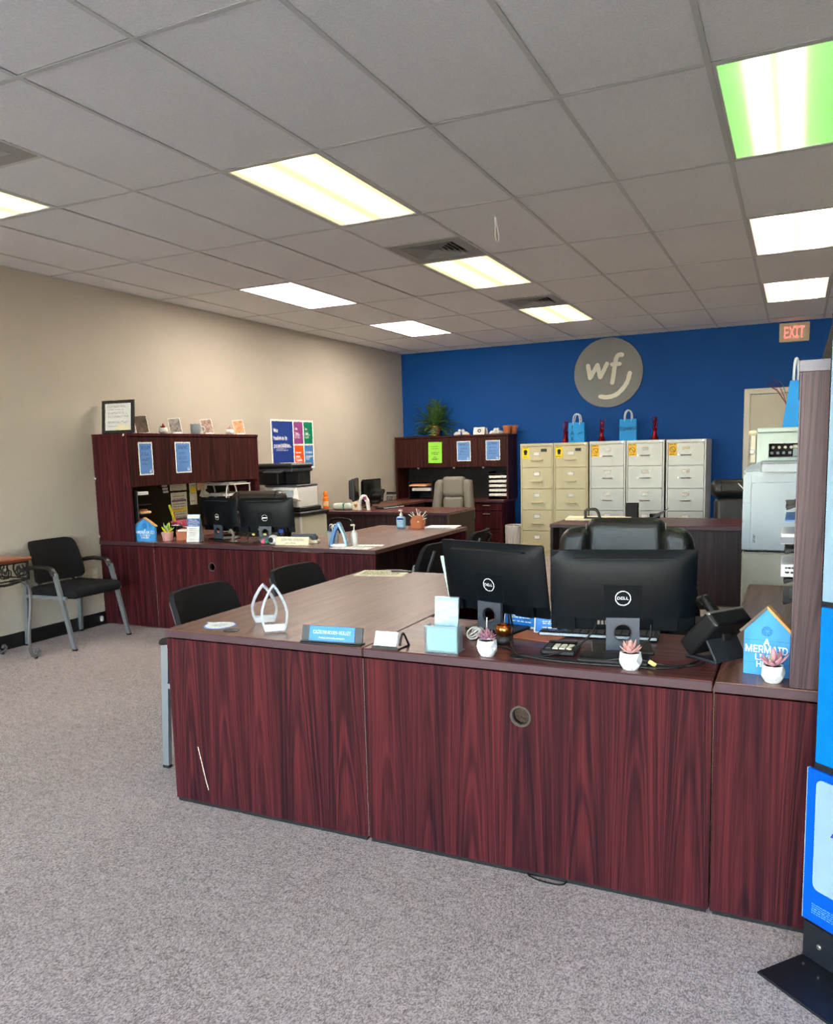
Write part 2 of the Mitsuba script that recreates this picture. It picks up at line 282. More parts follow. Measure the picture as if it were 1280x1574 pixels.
for (i, j) in VENTS:
    x0, x1, y0, y1 = cell(i, j); obj('grid_cross_bar', tee(x0 + 0.0115, x1 - 0.0115, y0 + G - 0.0115, y0 + G + 0.0115), 'grid_white', 'ceiling', smooth=False)
obj('trim_1', cat([bb(XL, XL + 0.02, YF, YB, ZC - 0.004, ZC + 0.0005), bb(XL, XR, YB - 0.02, YB, ZC - 0.004, ZC + 0.0005)]), 'grid_white', smooth=False, kind='structure', label='wall angle around the ceiling')
def glow(cx, kind):
    """The light a prismatic cover passes: two lamp tubes behind it, brighter along their length."""
    def fn(p, n, uv):
        d = dr.abs(dr.abs(p.x - cx) - 0.135) / 0.068
        t = dr.exp(-d * d)
        if kind == 'w': return mi.Color3f(0.95, 0.85, 0.74) * LAMP_WHITE + mi.Color3f(0.75, 0.65, 0.56) * t * LAMP_WHITE
        if kind == 'w2': return mi.Color3f(0.33, 0.29, 0.20) * LAMP_YELLOW + mi.Color3f(2.6, 2.35, 1.9) * t * LAMP_YELLOW
        if kind == 'y': return mi.Color3f(0.235, 0.205, 0.090) * LAMP_YELLOW + mi.Color3f(1.7, 1.58, 0.98) * t * LAMP_YELLOW
        e = dr.abs(dr.abs(p.x - cx + 0.07) - 0.066) / 0.030; g = (p.x - cx + 0.07) / 0.13
        return mi.Color3f(0.045, 0.235, 0.022) * LAMP_GREEN + mi.Color3f(0.24, 0.26, 0.13) * dr.exp(-g * g) * LAMP_GREEN + mi.Color3f(2.4, 2.6, 1.9) * dr.exp(-e * e) * LAMP_GREEN
    return fn
LAMP_TEXT = {(-2, 0): 'large warm ceiling light with two glowing tubes, nearest lamp left of the green one', (-2, 2): 'warm ceiling light directly behind the nearer air vent', (-2, 4): 'small warm ceiling light behind the farther air vent',
             (-5, 2): 'bright white ceiling light over the left hutch, nearer of the two white ones', (-5, 4): 'bright white ceiling light closest to the left blue wall corner', (-5, -1): 'warm ceiling light cut off by the left picture edge',
             (2, 0): 'ceiling light with a bright green cover over its tubes', (2, 2): 'whitish ceiling light directly behind the green light', (2, 4): 'whitish ceiling light closest to the exit sign',
             (2, -2): 'whitish ceiling light near the street windows', (5, 0): 'whitish ceiling light by the right wall, nearer the windows', (5, 2): 'whitish ceiling light by the right wall, nearer the door'}
for (i, j), kind in LAMPS.items():
    x0, x1, y0, y1 = cell(i, j); cx, cyy = (x0 + x1) / 2, (y0 + y1) / 2
    t = Thing('ceiling_light', LAMP_TEXT[(i, j)], 'ceiling light', group='fluorescent ceiling lights')
    a, b, c, d = x0 + 0.012, x1 - 0.012, y0 + 0.012, y1 - 0.012
    t.part('frame', cat([bb(a, a + 0.016, c, d, ZC - 0.001, ZC + 0.02, 0.002), bb(b - 0.016, b, c, d, ZC - 0.001, ZC + 0.02, 0.002), bb(a + 0.016, b - 0.016, c, c + 0.016, ZC - 0.001, ZC + 0.02, 0.002),
                         bb(a + 0.016, b - 0.016, d - 0.016, d, ZC - 0.001, ZC + 0.02, 0.002)]), 'grid_white')
    q = trimesh.Trimesh([[a + 0.015, c + 0.015, ZC + 0.006], [b - 0.015, c + 0.015, ZC + 0.006], [b - 0.015, d - 0.015, ZC + 0.006], [a + 0.015, d - 0.015, ZC + 0.006]], [[0, 2, 1], [0, 3, 2]], process=False)
    t.part('diffuser', q, 'white_plastic', smooth=False, uv=np.array([[0, 0], [1, 0], [1, 1], [0, 1.0]]), emitter={'type': 'area', 'radiance': mikit.proc(glow(cx, kind))})
    t.part('housing', cat([bb(a, b, c, d, ZC + 0.09, ZC + 0.095), bb(a, a + 0.004, c, d, ZC + 0.02, ZC + 0.09), bb(b - 0.004, b, c, d, ZC + 0.02, ZC + 0.09), bb(a, b, c, c + 0.004, ZC + 0.02, ZC + 0.09), bb(a, b, d - 0.004, d, ZC + 0.02, ZC + 0.09)]), 'white_plastic', smooth=False)
VENT_TEXT = {(-2, 1): 'square louvred air vent in front of the nearer warm ceiling light', (-2, 3): 'square louvred air vent in front of the farther warm ceiling light', (-4, -1): 'square air vent at the left picture edge'}
for (i, j) in VENTS:
    x0, x1, y0, y1 = cell(i, j)
    if VENTS[(i, j)] == 'far': y0 = y0 + G
    else: y1 = y0 + G
    cx, cyy = (x0 + x1) / 2, (y0 + y1) / 2; h = G / 2 - 0.012
    t = Thing('air_vent', VENT_TEXT[(i, j)], 'air vent', at(cx, cyy, ZC), group='ceiling air vents')
    t.part('face_plate', mvt(ext(rrect(-h, h, -h, h, 0.01).difference(rrect(-0.212, 0.212, -0.212, 0.212, 0.01)), 0.006), 0, 0, -0.002), 'vent_metal', smooth=False)
    t.part('duct_opening', bb(-0.24, 0.24, -0.24, 0.24, 0.05, 0.055), 'vent_dark', smooth=False)
    for k in range(6):
        r = 0.208 - k * 0.034; V, F = [], []
        for q, (rr, z) in enumerate(((r, 0.0), (r - 0.024, 0.024), (r - 0.026, 0.022), (r - 0.002, -0.002))): V += [[-rr, -rr, z], [rr, -rr, z], [rr, rr, z], [-rr, rr, z]]
        for q in range(4):
            for e in range(4): F.append([q * 4 + e, q * 4 + (e + 1) % 4, (q + 1) % 4 * 4 + (e + 1) % 4, (q + 1) % 4 * 4 + e])
        F = np.array(F); t.part('louvre', trimesh.Trimesh(V, np.vstack([F[:, [0, 1, 2]], F[:, [0, 2, 3]]]), process=False), 'vent_metal', smooth=False)
hook = np.array([GX - 0.36 * G, GY + 2 * G * 1.22, ZC])
obj('wire_loop', wire([hook + (0, 0, 0.0), hook + (0.004, 0, -0.06), hook + (0.002, 0.0, -0.13), hook + (0.016, 0, -0.165), hook + (0.028, 0, -0.14), hook + (0.012, 0, -0.05), hook + (0.006, 0, -0.01)], 0.0035), 'cable_white', label='thin white wire loop hanging from a ceiling tile', category='wire loop')

# ---------------- the door in the blue wall
d1 = obj('door_1', bb(-0.56, 0.40, YB - 0.02, YB - 0.001, 0.01, 2.075), 'door_paint', kind='structure', label='off white door in the blue wall')
obj('door_handle', cat([mv(cyl(0.028, 0, 0.012), FRONT((0.33, YB - 0.02, 1.02))), mv(lathe([(0, 0.012), (0.011, 0.012), (0.011, 0.04), (0.026, 0.05), (0.026, 0.066), (0, 0.07)]), FRONT((0.33, YB - 0.02, 1.02)))]), 'chrome', d1)
obj('trim_2', cat([bb(-0.64, -0.565, YB - 0.035, YB - 0.001, 0, 2.15, 0.006), bb(0.405, 0.48, YB - 0.035, YB - 0.001, 0, 2.15, 0.006), bb(-0.64, 0.48, YB - 0.036, YB - 0.001, 2.08, 2.152, 0.006),
                   bb(-0.575, -0.56, YB - 0.03, YB - 0.001, 0, 2.09, 0.003)]), 'trim_paint', kind='structure', label='cream door frame')
t = Thing('power_outlet', 'ivory power outlet low on the left wall behind the visitor chair', 'power outlet', SIDE((XL, 5.0, 0.40)))
t.part('cover_plate', mvt(ext(rrect(-0.036, 0.036, 0, 0.115, 0.006), 0.005), 0, 0, 0.0), 'ivory_plastic')
for z in (0.035, 0.08): t.part('socket', mvt(ext(Point(0, z).buffer(0.016), 0.0065), 0, 0, 0), 'white_plastic')
t = Thing('cable_plug', 'small white cable plug on the baseboard beside the left credenza', 'plug', at(XL + 0.013, 5.02, 0.06)); t.part('shell', cb((0.012, 0, 0), (0.024, 0.03, 0.05), 0.006), 'white_plastic')

# ---------------- signs on the walls
t = Thing('wall_logo', 'round grey wall logo with white letters wf and a smile', 'logo sign', FRONT((-2.385, YB, 2.472)))
t.part('disc', mv(cyl(0.472, 0, 0.022, 72, b=0.003), np.eye(4)), 'logo_grey')
def lg(pts): return [((u - 645) / 520 * 0.472, -((v + 0.055 * (u - 645)) - 612) / 520 * 0.472) for u, v in pts]
sm = lambda pts: [tuple(p[:2]) for p in spline([(a, b, 0) for a, b in lg(pts)], 8)]
t.part('letter_w', mvt(ext(strip(lg([(343, 507), (376, 688), (486, 498), (530, 680), (630, 485)]), 0.029), 0.008), 0, 0, 0.022), 'logo_white')
t.part('letter_f', mvt(ext(unary_union([strip(sm([(712, 762), (738, 600), (757, 450), (780, 380), (820, 348), (856, 352)]), 0.029), strip(lg([(706, 490), (822, 484)]), 0.026)]), 0.008), 0, 0, 0.022), 'logo_white')
t.part('smile', mvt(ext(strip(sm([(535, 970), (640, 978), (760, 945), (860, 860), (935, 750), (973, 622)]), 0.029), 0.008), 0, 0, 0.022), 'logo_white')
t = Thing('exit_sign', 'tan exit sign with red letters high on the blue wall', 'exit sign', FRONT((-0.08, YB, 2.70)))
t.part('case', bb(-0.172, 0.172, 0, 0.232, 0, 0.045, 0.006), 'exit_tan')
t.part('lettering', mvt(text('EXIT', 0.135, 0.002, bold=True, w=0.23), 0, 0.048, 0.0452), 'red_plastic', smooth=False, emitter={'type': 'area', 'radiance': {'type': 'rgb', 'value': [0.85, 0.10, 0.08]}})
t = Thing('wall_poster', 'white poster of coloured blocks reading We believe in possibilities', 'poster', SIDE((XL, 8.17, 1.29)))
t.part('sheet', bb(-0.455, 0.455, 0, 0.595, 0.001, 0.003), 'white_paper', smooth=False)
def panel(m, x0, x1, y0, y1, lines, sub, h, seed, name):
    k = t.part('panel', mvt(ext(rrect(x0, x1, y0, y1, 0.008), 0.0008), 0, 0, 0.003), m, smooth=False)
    for q, s in enumerate(lines):
        m_ = text(s, h, 0.0006, bold=True, center=False); t.part('lettering', mvt(m_, x0 + 0.02, y1 - 0.13 * (1 if h > 0.03 else 0.75) - q * h * 2.0, 0.0038), 'white_ink', smooth=False, of=k)
    t.part('small_print', mvt(printed((x1 - x0) * 0.6, [-r * 0.018 for r in range(sub)], 0.006, seed), (x0 + x1) / 2 - 0.02, y0 + (y1 - y0) * 0.40, 0.0038), 'white_ink', smooth=False, of=k)
panel('poster_navy', -0.43, -0.005, 0.022, 0.572, ['We', 'believe in', 'possibilities.'], 2, 0.045, 3, 'navy')
panel('poster_purple', 0.02, 0.215, 0.305, 0.572, ['We', 'Care.'], 3, 0.026, 4, 'purple')
panel('poster_green', 0.24, 0.43, 0.305, 0.572, ['We', 'Help.'], 3, 0.026, 5, 'green')
panel('poster_orange', 0.02, 0.215, 0.022, 0.285, ['We Are', 'Better', 'Together'], 2, 0.024, 6, 'orange')
panel('poster_sky', 0.24, 0.43, 0.022, 0.285, ['We Make', 'It Happen'], 2, 0.024, 7, 'sky')

# ================================================================ desks
def front_panel(x0, x1, z0, z1, hole=None):
    p = sbox(x0, z0, x1, z1)
    if hole: p = p.difference(Point(hole).buffer(0.030, quad_segs=10))
    return p
def grommet(t, of, M, r=0.033):
    t.part('grommet', mv(lathe([(r - 0.006, -0.012), (r, -0.012), (r, 0.0), (r + 0.005, 0.001), (r + 0.004, 0.004), (r - 0.003, 0.004), (r - 0.006, 0.0), (r - 0.006, -0.012)], 32), M), 'grommet_ring', of=of, label='round metal cable grommet')
def worktop(t, x0, x1, y0, y1, m, band='front', z1=0.75, th=0.033):
    k = t.part('top', bb(x0, x1, y0, y1, z1 - th, z1, 0.003), m, label='glossy brown top')
    t.part('edge_band', bb(x0 + 0.001, x1 - 0.001, y0 - 0.003, y0 + 0.001, z1 - th + 0.002, z1 - 0.0025, 0.0012), 'edge_band', of=k)
    return k
def ypanel(x0, x1, y0, z0, z1, hole=None, th=0.025): return mv(ext(front_panel(x0, x1, z0, z1, hole), th), frame((0, y0 + th, 0), (1, 0, 0), (0, 0, 1)))
def scratch(pts, w): return mv(ext(strip(pts, w), 0.0006), frame((0, 2.4710, 0), (1, 0, 0), (0, 0, 1)))
Y1, Y2 = 2.471, 5.075
# front row, the desk whose end faces us
t = Thing('client_desk', 'long mahogany desk with brown top at the front, name plate on its corner', 'desk')
worktop(t, -2.368, -1.421, Y1, 4.20, 'wood_top_deep')
k = t.part('end_panel', ypanel(-2.362, -1.424, Y1 + 0.002, 0.014, 0.712), 'wood_upright')
t.part('glide_strip', bb(-2.355, -1.43, Y1 + 0.004, Y1 + 0.024, 0, 0.014), 'black_matte', of=k)
t.part('scratch', mv(ext(strip([(-2.23, 0.255), (-2.215, 0.19), (-2.196, 0.105), (-2.187, 0.075)], 0.0016), 0.0006), frame((0, Y1 + 0.002, 0), (1, 0, 0), (0, 0, 1))), 'cream_paper', of=k, label='pale scratch')
t.part('far_panel', ypanel(-2.362, -1.424, 4.17, 0.0, 0.712), 'wood_upright')
t.part('modesty_panel', bb(-1.90, -1.88, Y1 + 0.03, 4.17, 0.12, 0.712), 'wood_upright', smooth=False)
t.part('seam_strip', bb(-1.4208, -1.4192, Y1 + 0.001, Y1 + 0.006, 0.02, 0.71), 'seam_metal', smooth=False)
# bridge
t = Thing('bridge_desk', 'mahogany bridge desk with round grommet and two large monitors on it', 'desk')
worktop(t, -1.416, -0.209, Y1, 3.06, 'wood_top_wide')
k = t.part('front_panel', ypanel(-1.417, -0.208, Y1 + 0.002, 0.014, 0.712, (-0.815, 0.565)), 'wood_upright')
t.part('glide_strip', bb(-1.41, -0.215, Y1 + 0.004, Y1 + 0.024, 0, 0.014), 'black_matte', of=k)
grommet(t, k, FRONT((-0.815, Y1 + 0.002, 0.565)))
t.part('cable_grommet', mvt(lathe([(0.0, 0), (0.036, 0), (0.036, 0.003), (0.03, 0.004), (0.0, 0.004)]), -0.842, 2.555, 0.7495), 'black_plastic', label='black cable grommet in the top')
# credenza on the right
t = Thing('credenza', 'mahogany credenza under the right hutch, behind the blue kiosk', 'credenza')
worktop(t, -0.202, 0.412, Y1, 4.30, 'wood_top_deep')
k = t.part('end_panel', ypanel(-0.203, 0.412, Y1 + 0.002, 0.014, 0.712), 'wood_upright')
t.part('glide_strip', bb(-0.195, 0.40, Y1 + 0.004, Y1 + 0.024, 0, 0.014), 'black_matte', of=k)
t.part('far_panel', ypanel(-0.20, 0.412, 4.272, 0.0, 0.712), 'wood_upright'); t.part('side_panel', bb(0.39, 0.412, Y1 + 0.03, 4.27, 0, 0.712), 'wood_upright', smooth=False)
for a in range(3):
    dk = t.part('drawer', bb(-0.20, -0.17, 3.12, 4.26, 0.04 + a * 0.225, 0.255 + a * 0.225, 0.003), 'wood_upright')
    t.part('drawer_pull', bb(-0.215, -0.20, 3.62, 3.76, 0.15 + a * 0.225, 0.162 + a * 0.225, 0.004), 'dull_metal', of=dk)
def hutch(t, M, L, mw, door_m, inner):
    """Local: x along the front, y towards the wall, z up; open front at y = 0."""
    D = 0.405
    t.part('end_panel', bb(0, 0.028, 0, D, 0, 0.905, 0.002), mw, M=M); t.part('end_panel', bb(L - 0.028, L, 0, D, 0, 0.905, 0.002), mw, M=M)
    t.part('top', bb(-0.004, L + 0.004, -0.006, D, 0.905, 0.932, 0.003), mw, M=M)
    t.part('back_panel', bb(0.028, L - 0.028, D - 0.02, D, 0.0, 0.905), inner, M=M, smooth=False, label='dark tack board back')
    t.part('bottom_shelf', bb(0.028, L - 0.028, 0.02, D - 0.02, 0.47, 0.49), mw, M=M, smooth=False)
    w = (L - 0.056) / 4
    for q in range(4):
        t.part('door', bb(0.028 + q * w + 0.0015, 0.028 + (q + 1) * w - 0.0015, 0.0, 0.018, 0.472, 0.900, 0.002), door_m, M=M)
t = Thing('hutch', 'tall dark hutch end panel standing beside the blue kiosk', 'hutch')
MR = frame((0.004, 4.235, 0.75), (0, -1, 0), (1, 0, 0)); hutch(t, MR, 1.758, 'wood_window_sheen', 'wood_hutch_shaded', 'pin_board')
t.part('top_edge', bb(-0.002, 0.41, 2.468, 2.4745, 1.652, 1.683, 0.001), 'end_laminate', label='pale grey laminate edge')  # thin grey strip over the end of the hutch top, paler than the panel
t.part('edge_strip', bb(0.0005, 0.0045, 2.477, 2.50, 0.755, 1.65), 'edge_band', smooth=False)
# second row
t = Thing('client_desk', 'long mahogany desk with hand sanitizer, middle row beside the second monitors', 'desk')
worktop(t, -3.697, -2.775, Y2, 6.88, 'wood_top_deep')
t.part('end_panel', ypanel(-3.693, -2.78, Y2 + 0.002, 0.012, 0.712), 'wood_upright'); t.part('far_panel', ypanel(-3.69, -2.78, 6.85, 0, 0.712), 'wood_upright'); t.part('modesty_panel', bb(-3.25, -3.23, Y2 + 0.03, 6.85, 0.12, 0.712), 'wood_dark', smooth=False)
t.part('seam_strip', bb(-3.6962, -3.6940, Y2 + 0.001, Y2 + 0.006, 0.02, 0.71), 'seam_metal', smooth=False)
t = Thing('bridge_desk', 'mahogany bridge desk of the middle row, between hutch and long desk', 'desk')
worktop(t, -4.925, -3.70, Y2, 5.68, 'wood_top_wide'); k = t.part('front_panel', ypanel(-4.923, -3.70, Y2 + 0.002, 0.012, 0.712, (-4.308, 0.565)), 'wood_upright'); grommet(t, k, FRONT((-4.308, Y2 + 0.002, 0.565)))
t.part('seam_strip', bb(-4.9262, -4.9240, Y2 + 0.001, Y2 + 0.006, 0.02, 0.71), 'seam_metal', smooth=False)
t = Thing('credenza', 'mahogany credenza against the left wall under the hutch with blue notices', 'credenza')
worktop(t, XL + 0.005, -4.93, Y2, 6.90, 'wood_top_deep'); t.part('end_panel', ypanel(XL + 0.012, -4.928, Y2 + 0.002, 0.012, 0.712), 'wood_upright'); t.part('far_panel', ypanel(XL + 0.012, -4.93, 6.87, 0, 0.712), 'wood_upright')
t.part('inner_panel', bb(-4.96, -4.94, Y2 + 0.03, 6.86, 0.04, 0.712), 'wood_upright', smooth=False)
t = Thing('hutch', 'mahogany hutch on the left wall with two blue notices on its doors', 'hutch')
ML = frame((-5.150, Y2 + 0.003, 0.75), (0, 1, 0), (-1, 0, 0)); hutch(t, ML, 1.825, 'wood_upright', 'wood_hutch_shaded', 'pin_board')
for x, z in ((-5.548, 1.30), (-5.55, 0.79), (-5.18, 1.668)): t.part('screw_cap', mv(cyl(0.011, 0, 0.006, b=0.002), FRONT((x, Y2 + 0.003, z))), 'white_plastic')
# third row, black brown
t = Thing('manager_desk', 'dark desk behind the big green black chair, near the filing cabinets', 'desk')
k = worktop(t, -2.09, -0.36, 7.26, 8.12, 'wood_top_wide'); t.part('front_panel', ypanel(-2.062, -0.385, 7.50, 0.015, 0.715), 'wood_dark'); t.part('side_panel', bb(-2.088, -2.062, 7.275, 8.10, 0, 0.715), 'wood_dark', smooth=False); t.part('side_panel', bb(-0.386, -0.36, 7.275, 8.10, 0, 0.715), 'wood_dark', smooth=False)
# back left desk with return and hutch against the blue wall
t = Thing('corner_desk', 'dark desk in the back left corner with orange bottle and small monitor', 'desk')
worktop(t, -5.43, -3.622, 8.43, 9.27, 'wood_top_wide'); t.part('front_panel', ypanel(-5.40, -3.65, 8.46, 0.05, 0.715), 'wood_dark'); t.part('side_panel', bb(-3.652, -3.626, 8.44, 9.25, 0.0, 0.716), 'side_brown', smooth=False); t.part('side_panel', bb(-5.425, -5.40, 8.44, 9.25, 0, 0.716), 'wood_dark', smooth=False)
t = Thing('corner_return', 'dark return running along the left wall to the blue wall', 'desk')
worktop(t, -5.50, -4.93, 9.273, 10.60, 'wood_top_deep'); t.part('front_panel', bb(-5.50, -4.96, 9.30, 9.32, 0.03, 0.716), 'wood_dark', smooth=False); t.part('side_panel', bb(-4.96, -4.94, 9.30, 10.58, 0.05, 0.716), 'wood_dark', smooth=False)
t = Thing('credenza', 'dark credenza with drawers against the blue wall beside the waste bin', 'credenza')
worktop(t, -5.50, -3.72, 10.61, 11.18, 'wood_top_wide'); t.part('body', bb(-5.49, -4.20, 11.05, 11.17, 0, 0.717), 'wood_dark', smooth=False); t.part('pedestal', bb(-4.19, -3.74, 10.66, 11.17, 0.03, 0.717), 'wood_upright', smooth=False)
for a, (z0, z1) in enumerate(((0.60, 0.71), (0.34, 0.59), (0.05, 0.33))):
    dk = t.part('drawer', bb(-4.18, -3.75, 10.635, 10.66, z0, z1, 0.002), 'wood_upright'); t.part('drawer_pull', bb(-4.04, -3.93, 10.618, 10.635, z1 - 0.045, z1 - 0.033, 0.003), 'dull_metal', of=dk)
t = Thing('hutch', 'dark hutch on the blue wall with a green and two blue notices', 'hutch')
MB = frame((-5.505, 10.79, 0.75), (1, 0, 0), (0, 1, 0)); hutch(t, MB, 1.80, 'wood_hutch_shaded', 'wood_hutch_shaded', 'black_matte')
for x in (-5.13, -4.55, -4.09): t.part('lock', mv(cyl(0.016, 0, 0.008, b=0.002), FRONT((x, 10.81, 1.213))), 'dull_metal')

# ---------------- notices taped to the hutch doors
def notice(name, label, M, w, h, m, ink, margin=0.012, seed=1, grp=None):
    t = Thing(name, label, 'notice', M, group=grp)
    t.part('sheet', bb(-w / 2, w / 2, 0, h, 0.0008, 0.0022), 'white_paper' if margin else m, smooth=False)
    k = t.part('panel', mvt(ext(rrect(-w / 2 + margin, w / 2 - margin, margin, h - margin, 0.006), 0.0006), 0, 0, 0.0022), m, smooth=False) if margin else t.key
    z = 0.0028
    t.part('heading', mvt(printed(w * 0.62, [h * 0.86, h * 0.82, h * 0.78], h * 0.018, seed, 3), 0, 0, z), ink, smooth=False)
    t.part('small_print', mvt(printed(w * 0.55, [h * f for f in (0.66, 0.63, 0.60, 0.50, 0.47, 0.44, 0.36, 0.33)], h * 0.010, seed + 5, 6), 0, 0, z), ink, smooth=False)
    if grp != 'lime': 
        t.part('emblem', cat([mvt(ring(h * 0.042, h * 0.054, 0.0006, 24), w * 0.30, h * 0.12, z), mvt(ext(strip([(-.3 * h * .1, -.1 * h * .1), (0, h * .01), (.25 * h * .1, -.15 * h * .1)], h * .008), 0.0006), w * 0.30, h * 0.12, z)]), 'white_ink', smooth=False)
    return t
notice('notice', 'blue notice on the left hutch door nearest the framed certificate', SIDE((-5.150, 5.286, 1.318)), 0.168, 0.287, 'notice_blue', 'notice_ink', seed=2, grp='blue notices')
notice('notice', 'blue notice on the left hutch, second door', SIDE((-5.150, 5.757, 1.322)), 0.208, 0.285, 'notice_blue', 'notice_ink', seed=3, grp='blue notices')
notice('notice', 'blue notice on the back hutch, right of the lime green sheet', FRONT((-4.383, 10.79, 1.306)), 0.216, 0.29, 'notice_blue', 'notice_ink', seed=4, grp='blue notices')
notice('notice', 'blue notice on the rightmost door of the back hutch', FRONT((-3.934, 10.79, 1.312)), 0.218, 0.285, 'notice_blue', 'notice_ink', seed=5, grp='blue notices')
t = Thing('notice', 'lime green sheet taped to the back hutch', 'notice', FRONT((-4.843, 10.79, 1.286)) @ at(0, 0, 0, -0.02))
t.part('sheet', bb(-0.11, 0.11, 0, 0.31, 0.0008, 0.0022), 'lime', smooth=False); t.part('small_print', mvt(printed(0.12, [0.24, 0.21, 0.155, 0.14, 0.125, 0.06, 0.05], 0.007, 9), 0, 0, 0.0022), 'lime_ink', smooth=False)
t.part('sketch', cat([mvt(ring(0.016, 0.019, 0.0006, 20), x, 0.075, 0.0022) for x in (-0.012, 0.012)]), 'lime_ink', smooth=False)

# ================================================================ filing cabinets
def filing_cabinet(x0, x1, zt, m, label, kind):
    t = Thing('filing_cabinet', label, 'filing cabinet', group='five filing cabinets on the blue wall'); y0, y1 = 10.484, 11.18
    t.part('body', cat([bb(x0, x0 + 0.018, y0, y1, 0, zt, 0.002), bb(x1 - 0.018, x1, y0, y1, 0, zt, 0.002), bb(x0, x1, y0, y1, zt - 0.035, zt, 0.002), bb(x0 + 0.01, x1 - 0.01, y0 + 0.03, y1, 0.0, zt - 0.02), bb(x0 + 0.01, x1 - 0.01, y0 + 0.012, y0 + 0.04, 0, 0.05)]), m)
    ps = (zt - 0.04 - 0.05) / 5; cx = (x0 + x1) / 2
    for q in range(5):
        z0 = 0.05 + q * ps; z1 = z0 + ps
        d = t.part('drawer', bb(x0 + 0.021, x1 - 0.021, y0 + 0.001, y0 + 0.03, z0 + 0.003, z1 - 0.003, 0.004), m)
        zz = z1 - (0.10 if (kind == 'tan' and q == 4) else 0.085 if kind == 'tan' else 0.07)
        t.part('label_holder', cat([bb(cx - 0.045, cx + 0.045, y0 - 0.004, y0 + 0.001, zz - 0.026, zz + 0.026, 0.001)]), 'dull_metal', of=d)
        t.part('label_card', bb(cx - 0.040, cx + 0.040, y0 - 0.0046, y0 - 0.003, zz - 0.021, zz + 0.021), 'cream_paper' if (q == 4 and x0 > -1.6) else 'white_paper', of=d, smooth=False)
        if kind == 'tan':
            hz = z1 - 0.185
            t.part('handle', cat([wire([(cx - 0.075, y0, hz + 0.006), (cx - 0.07, y0 - 0.022, hz), (cx, y0 - 0.028, hz - 0.002), (cx + 0.07, y0 - 0.022, hz), (cx + 0.075, y0, hz + 0.006)], 0.006), bb(cx - 0.07, cx + 0.07, y0 - 0.02, y0 - 0.004, hz - 0.004, hz + 0.002, 0.001)]), m, of=d)
        else:
            hz = z1 - 0.155
            t.part('handle', wire([(cx - 0.055, y0, hz + 0.004), (cx - 0.052, y0 - 0.028, hz), (cx, y0 - 0.034, hz), (cx + 0.052, y0 - 0.028, hz), (cx + 0.055, y0, hz + 0.004)], 0.008), 'chrome', of=d)
            t.part('latch', mv(cyl(0.010, 0, 0.008, b=0.002), FRONT((cx - 0.09, y0, hz + 0.002))), 'chrome', of=d)
    t.part('lock', mv(cyl(0.012, 0, 0.006, b=0.002), FRONT((x1 - 0.04, y0, zt - 0.018))), 'chrome')
    if kind == 'tan': t.part('name_tag', bb(cx + 0.06, cx + 0.14, y0 - 0.003, y0 + 0.001, zt - 0.115, zt - 0.075, 0.001), 'black_plastic')
    s = 'yellow_sticker' if kind == 'tan' else 'orange_sticker'; sx = x0 + 0.026
    st = t.part('sticker', bb(sx, sx + (0.095 if kind == 'tan' else 0.10), y0 - 0.0012, y0 + 0.0008, zt - 0.20, zt - 0.048), s, smooth=False)
    if kind == 'tan': g = mv(ext(unary_union([Point(0, 0.012).buffer(0.026, quad_segs=3), sbox(-0.018, -0.032, 0.018, 0.0)]), 0.0006), FRONT((sx + 0.048, y0 - 0.0012, zt - 0.122)))
    else: g = mv(cat([ring(0.031, 0.037, 0.0006, 28), ext(strip([(-0.024, 0.024), (0.024, -0.024)], 0.003), 0.0006)]), FRONT((sx + 0.05, y0 - 0.0012, zt - 0.125)))
    t.part('sticker_mark', g, 'black_matte', of=st, smooth=False)
    t.part('sticker_print', mv(printed(0.07, [0.062, -0.062], 0.008, 3, 2), FRONT((sx + 0.048, y0 - 0.0012, zt - 0.125))), 'black_matte', of=st, smooth=False)
filing_cabinet(-3.424, -2.962, 1.530, 'cabinet_tan', 'tan filing cabinet at the left end, beside the waste bin', 'tan')
filing_cabinet(-2.956, -2.494, 1.530, 'cabinet_tan', 'tan filing cabinet under the TAX bag, next to the grey ones', 'tan')
filing_cabinet(-2.472, -2.004, 1.535, 'cabinet_grey', 'grey filing cabinet next to the tan cabinets', 'grey')
filing_cabinet(-1.994, -1.520, 1.535, 'cabinet_grey', 'grey filing cabinet in the middle under the Taxes bag, red sprig on top', 'grey')
filing_cabinet(-1.496, -1.020, 1.530, 'cabinet_grey', 'grey filing cabinet at the right end, nothing on top', 'grey')

# ================================================================ chairs
def curved_panel(w, z0, z1, x0, lean, bow, th, r=0.05):
    """A thin back rest: an upright rounded panel, bowed round the sitter and leaning back; faces +x."""
    P = rrect(-w / 2, w / 2, z0, z1, r); m = m3.Manifold.extrude(m3.CrossSection([np.array(P.exterior.coords)[:-1][::-1]]), th).refine_to_length(0.05); m = tm(m)
    v = m.vertices.copy(); y, z, d = v[:, 0], v[:, 1], v[:, 2]
    taper = 1.0 - 0.10 * (z - z0) / (z1 - z0)
    m.vertices = np.stack([x0 + d - lean * (z - z0) + bow * (y / (w / 2)) ** 2 - 0.02 * ((z - (z0 + z1) / 2) / (z1 - z0) * 2) ** 2, y * taper, z], 1)
    if m.volume < 0: m.invert()
    return m
def slab_bar(pts, wx, wy, n=6):
    P = spline(pts, n); t = tube(P, wy / 2 * 1.2, 4 * 2, flat=wx / wy); return t
def flat_leg(a, b, w=0.022, d=0.04):
    a, b = np.array(a, float), np.array(b, float); P = []
    for c, k in ((a, 1.0), (b, 0.85)):
        for sx in (-1, 1):
            for sy in (-1, 1): P.append(c + (sx * d / 2 * k, sy * w / 2, 0))
    return tm(m3.Manifold.hull_points(np.array(P, np.float32)))
